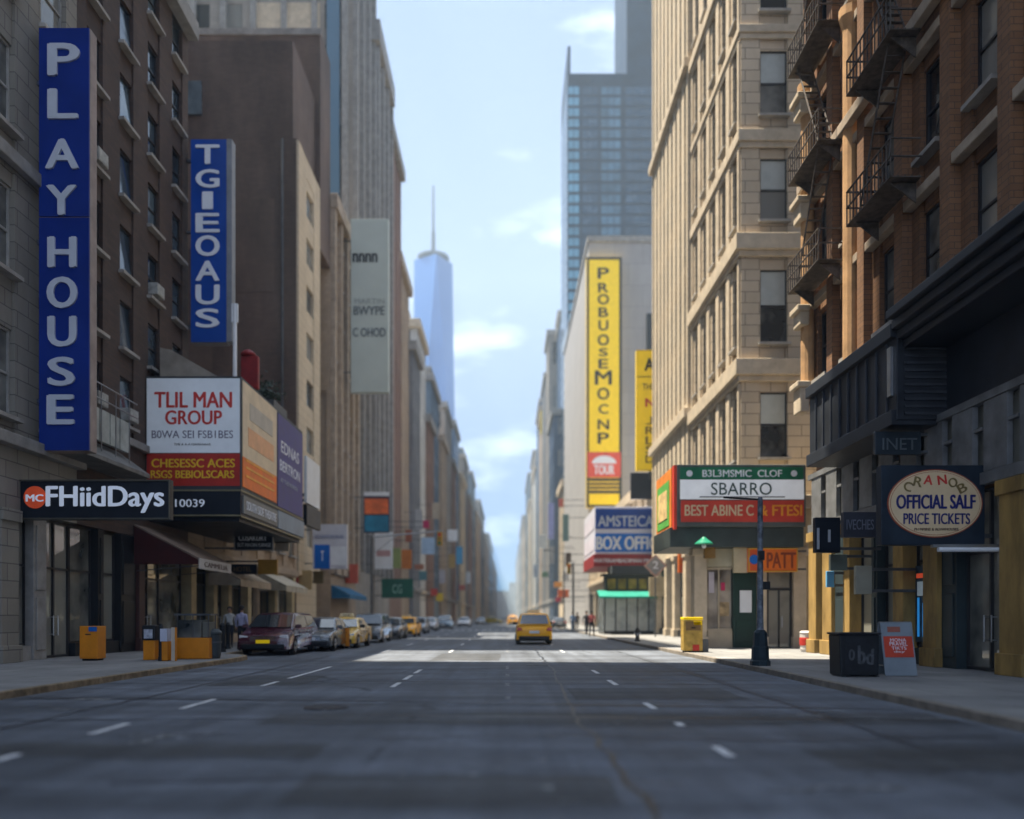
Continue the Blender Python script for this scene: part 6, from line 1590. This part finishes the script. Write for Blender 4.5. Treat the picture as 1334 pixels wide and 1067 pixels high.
# ------------------------------------------------------------------ people
def person(loc, rz, label, shirt, trousers, hair=(0.02, 0.015, 0.012), skin=(0.30, 0.17, 0.11), stride=.22, h=1.0, arm=.0, group=None):
    J = {'pelvis': (0, 0, .96, .125), 'waist': (0, .01, 1.1, .12), 'chest': (0, .01, 1.3, .135), 'neckb': (0, .0, 1.46, .075), 'neck': (0, -.01, 1.52, .052), 'chin': (0, -.02, 1.58, .07), 'head': (0, -.015, 1.66, .088), 'crown': (0, 0, 1.73, .07)}
    E = [('pelvis', 'waist'), ('waist', 'chest'), ('chest', 'neckb'), ('neckb', 'neck'), ('neck', 'chin'), ('chin', 'head'), ('head', 'crown')]
    for sx, nm, dy in ((-1, 'l', -stride), (1, 'r', stride)):
        J['hip' + nm] = (sx * .1, 0, .9, .095); J['knee' + nm] = (sx * .1, dy * .5 - .03, .5, .062); J['ankle' + nm] = (sx * .1, dy + (.05 if dy > 0 else 0), .09, .042); J['ball' + nm] = (sx * .11, dy - .12, .04, .038); J['toe' + nm] = (sx * .115, dy - .2, .03, .026)
        E += [('pelvis', 'hip' + nm), ('hip' + nm, 'knee' + nm), ('knee' + nm, 'ankle' + nm), ('ankle' + nm, 'ball' + nm), ('ball' + nm, 'toe' + nm)]
        J['sh' + nm] = (sx * .19, .01, 1.41, .062); J['el' + nm] = (sx * .25, .03 - dy * .35, 1.12, .044); J['wr' + nm] = (sx * .25, -.06 - dy * .7 - arm, .9 + arm * .6, .031); J['palm' + nm] = (sx * .25, -.09 - dy * .75 - arm * 1.1, .82 + arm * .6, .036)
        E += [('chest', 'sh' + nm), ('sh' + nm, 'el' + nm), ('el' + nm, 'wr' + nm), ('wr' + nm, 'palm' + nm)]
    keys = list(J); idx = {k: i for i, k in enumerate(keys)}
    me = bpy.data.meshes.new('figure'); me.from_pydata([J[k][:3] for k in keys], [(idx[a], idx[b]) for a, b in E], [])
    o = bpy.data.objects.new('figure', me); COL.objects.link(o)
    sk = o.modifiers.new('skin', 'SKIN'); sk.use_smooth_shade = True
    for i, k in enumerate(keys):
        d = me.skin_vertices[0].data[i]; d.radius = (J[k][3], J[k][3]); d.use_root = (k == 'pelvis')
    sb = o.modifiers.new('sub', 'SUBSURF'); sb.levels = sb.render_levels = 2
    dg = bpy.context.evaluated_depsgraph_get(); dg.update()
    fm = bpy.data.meshes.new_from_object(o.evaluated_get(dg)); bpy.data.objects.remove(o)
    b = bmesh.new(); b.from_mesh(fm)
    for sx, nm in ((-1, 'l'), (1, 'r')):
        px, py, pz, _ = J['palm' + nm]
        for k in range(5):
            off = (-.028 + k * .016) if k < 4 else -.03
            ln = (.06, .07, .068, .052, .045)[k]
            p0 = Vector((px, py + off, pz - .015 if k < 4 else pz + .02)); p1 = p0 + Vector((-sx * .012, -.004 if k < 4 else -.03, -ln)); p2 = p1 + Vector((-sx * .012, -.004, -.02))
            for q0, q1, r0, r1 in ((p0, p1, .0095, .0085), (p1, p2, .0085, .006)):
                d = q1 - q0
                mt = Matrix.Translation((q0 + q1) / 2) @ d.to_track_quat('Z', 'Y').to_matrix().to_4x4()
                bmesh.ops.create_cone(b, cap_ends=True, segments=7, radius1=r0, radius2=r1, depth=d.length * 1.1, matrix=mt)
    for sx in (-1, 1):
        bmesh.ops.create_uvsphere(b, u_segments=6, v_segments=5, radius=.012, matrix=Matrix.Translation((sx * .032, -.098, 1.655)))
        bmesh.ops.create_uvsphere(b, u_segments=6, v_segments=5, radius=.022, matrix=Matrix.Translation((sx * .09, .0, 1.645)) @ Matrix.Diagonal((.5, 1, 1.3, 1)))
    bmesh.ops.create_cone(b, cap_ends=True, segments=6, radius1=.016, radius2=.006, depth=.05, matrix=Matrix.Translation((0, -.105, 1.625)))
    b.to_mesh(fm); b.free()
    fm.materials.clear()
    for m in (M('skin', skin, .5, var=.06), M('cloth %s' % label[:26], shirt, .9, var=.15, scale=6), M('trousers %s' % label[:26], trousers, .9, var=.15, scale=6), m_black): fm.materials.append(m)
    for p in fm.polygons:
        c = p.center
        arm_ = abs(c.x) > .205
        if c.z < .1: p.material_index = 3
        elif c.z < .98 and not arm_: p.material_index = 2
        elif c.z < 1.5 and (not arm_ or c.z > .93 + arm * .6): p.material_index = 1
        else: p.material_index = 0
    fm.polygons.foreach_set('use_smooth', [True] * len(fm.polygons))
    ob = bpy.data.objects.new('person', fm); COL.objects.link(ob)
    tag(ob, label, 'person', group)
    hm = MB(); hm.lathe((0, .012, 1.60), [(.075, 0), (.1, .06), (.102, .12), (.085, .165), (.03, .19)], 16)
    hh_ = hm.build('hair', M('hair %.2f' % hair[0], hair, .7), None, smooth=True); hh_.parent = ob
    for v in hh_.data.vertices:
        if v.co.y < -.05 and v.co.z < 1.69: v.co.y = -.045
    ob.location = loc; ob.rotation_euler = (0, 0, rz); ob.scale = (h, h, h)
    return ob
PG = 'people on the pavements'
person((X(315, 31.5), 31.5, .13), R(170), 'person in a lavender shirt and dark trousers beside the maroon minivan', (0.30, 0.29, 0.40), (0.02, 0.02, 0.025), stride=.06, group=PG)
person((X(299, 35), 35, .13), R(20), 'person in a pale shirt standing in a doorway behind the minivan', (0.42, 0.42, 0.40), (0.03, 0.035, 0.05), stride=.05, group=PG)
person((X(771, 55), 55, .13), R(160), 'person in dark clothes with a red top near the glass pavilion', (0.20, 0.05, 0.05), (0.02, 0.022, 0.03), stride=.2, group=PG)
person((X(764, 60), 60, .13), R(10), 'person in a black coat walking past the glass pavilion', (0.03, 0.03, 0.04), (0.02, 0.022, 0.03), stride=.25, group=PG)
person((X(746, 72), 72, .13), R(180), 'person in blue walking at the far sunlit kerb', (0.08, 0.14, 0.24), (0.05, 0.08, 0.13), stride=.24, group=PG)
person((X(752, 80), 80, .13), R(0), 'person in brown farther along the sunlit kerb', (0.16, 0.10, 0.06), (0.03, 0.03, 0.03), stride=.2, group=PG)

# ------------------------------------------------------------------ air
hz_ = MB().box(-900, 900, -60, 1240, -1.25, 520).build('haze', None or M('placeholder', (1, 1, 1)), None, kind='stuff')
hm_ = bpy.data.materials.new('haze'); hm_.use_nodes = True
t_ = hm_.node_tree
for n in list(t_.nodes): t_.nodes.remove(n)
ov = t_.nodes.new('ShaderNodeOutputMaterial'); pv = t_.nodes.new('ShaderNodeVolumePrincipled')
pv.inputs['Color'].default_value = (0.66, 0.83, 1.0, 1)
pv.inputs['Density'].default_value = 0.00075
pv.inputs['Anisotropy'].default_value = 0.2
t_.links.new(pv.outputs[0], ov.inputs['Volume'])
hz_.data.materials.clear(); hz_.data.materials.append(hm_)

# lit display in the shop window behind the square beige sign
nd = thing('window_display', 'blue lit shop window display with neon tubes beside the oval ticket sign', 'display', (11.66, 22.4, 1.0))
m_neon = M('blue neon', (0.03, 0.30, 0.75), .4, emit=.10, var=.05); m_neonr = M('red neon', (0.8, 0.10, 0.04), .4, emit=.08, var=.05)
nb_ = MB().box(11.62, 11.70, 21.95, 22.95, .75, 2.9).build('back_board', M('slate display board', (0.06, 0.09, 0.12), .6, var=.4, scale=5), nd)
for k in range(3): MB().tube((11.58, 22.15 + k * .28, .9), (11.58, 22.15 + k * .28, 1.7 + .15 * k), .03, n=8).build('neon_tube', m_neon, nd)
MB().box(11.59, 11.618, 22.05, 22.85, 2.55, 2.68).build('neon_bar', m_neonr, nd)
MB().box(11.59, 11.618, 22.1, 22.8, 2.05, 2.45).build('lit_panel', M('lit pale panel', (0.5, 0.6, 0.65), .5, emit=.03), nd)
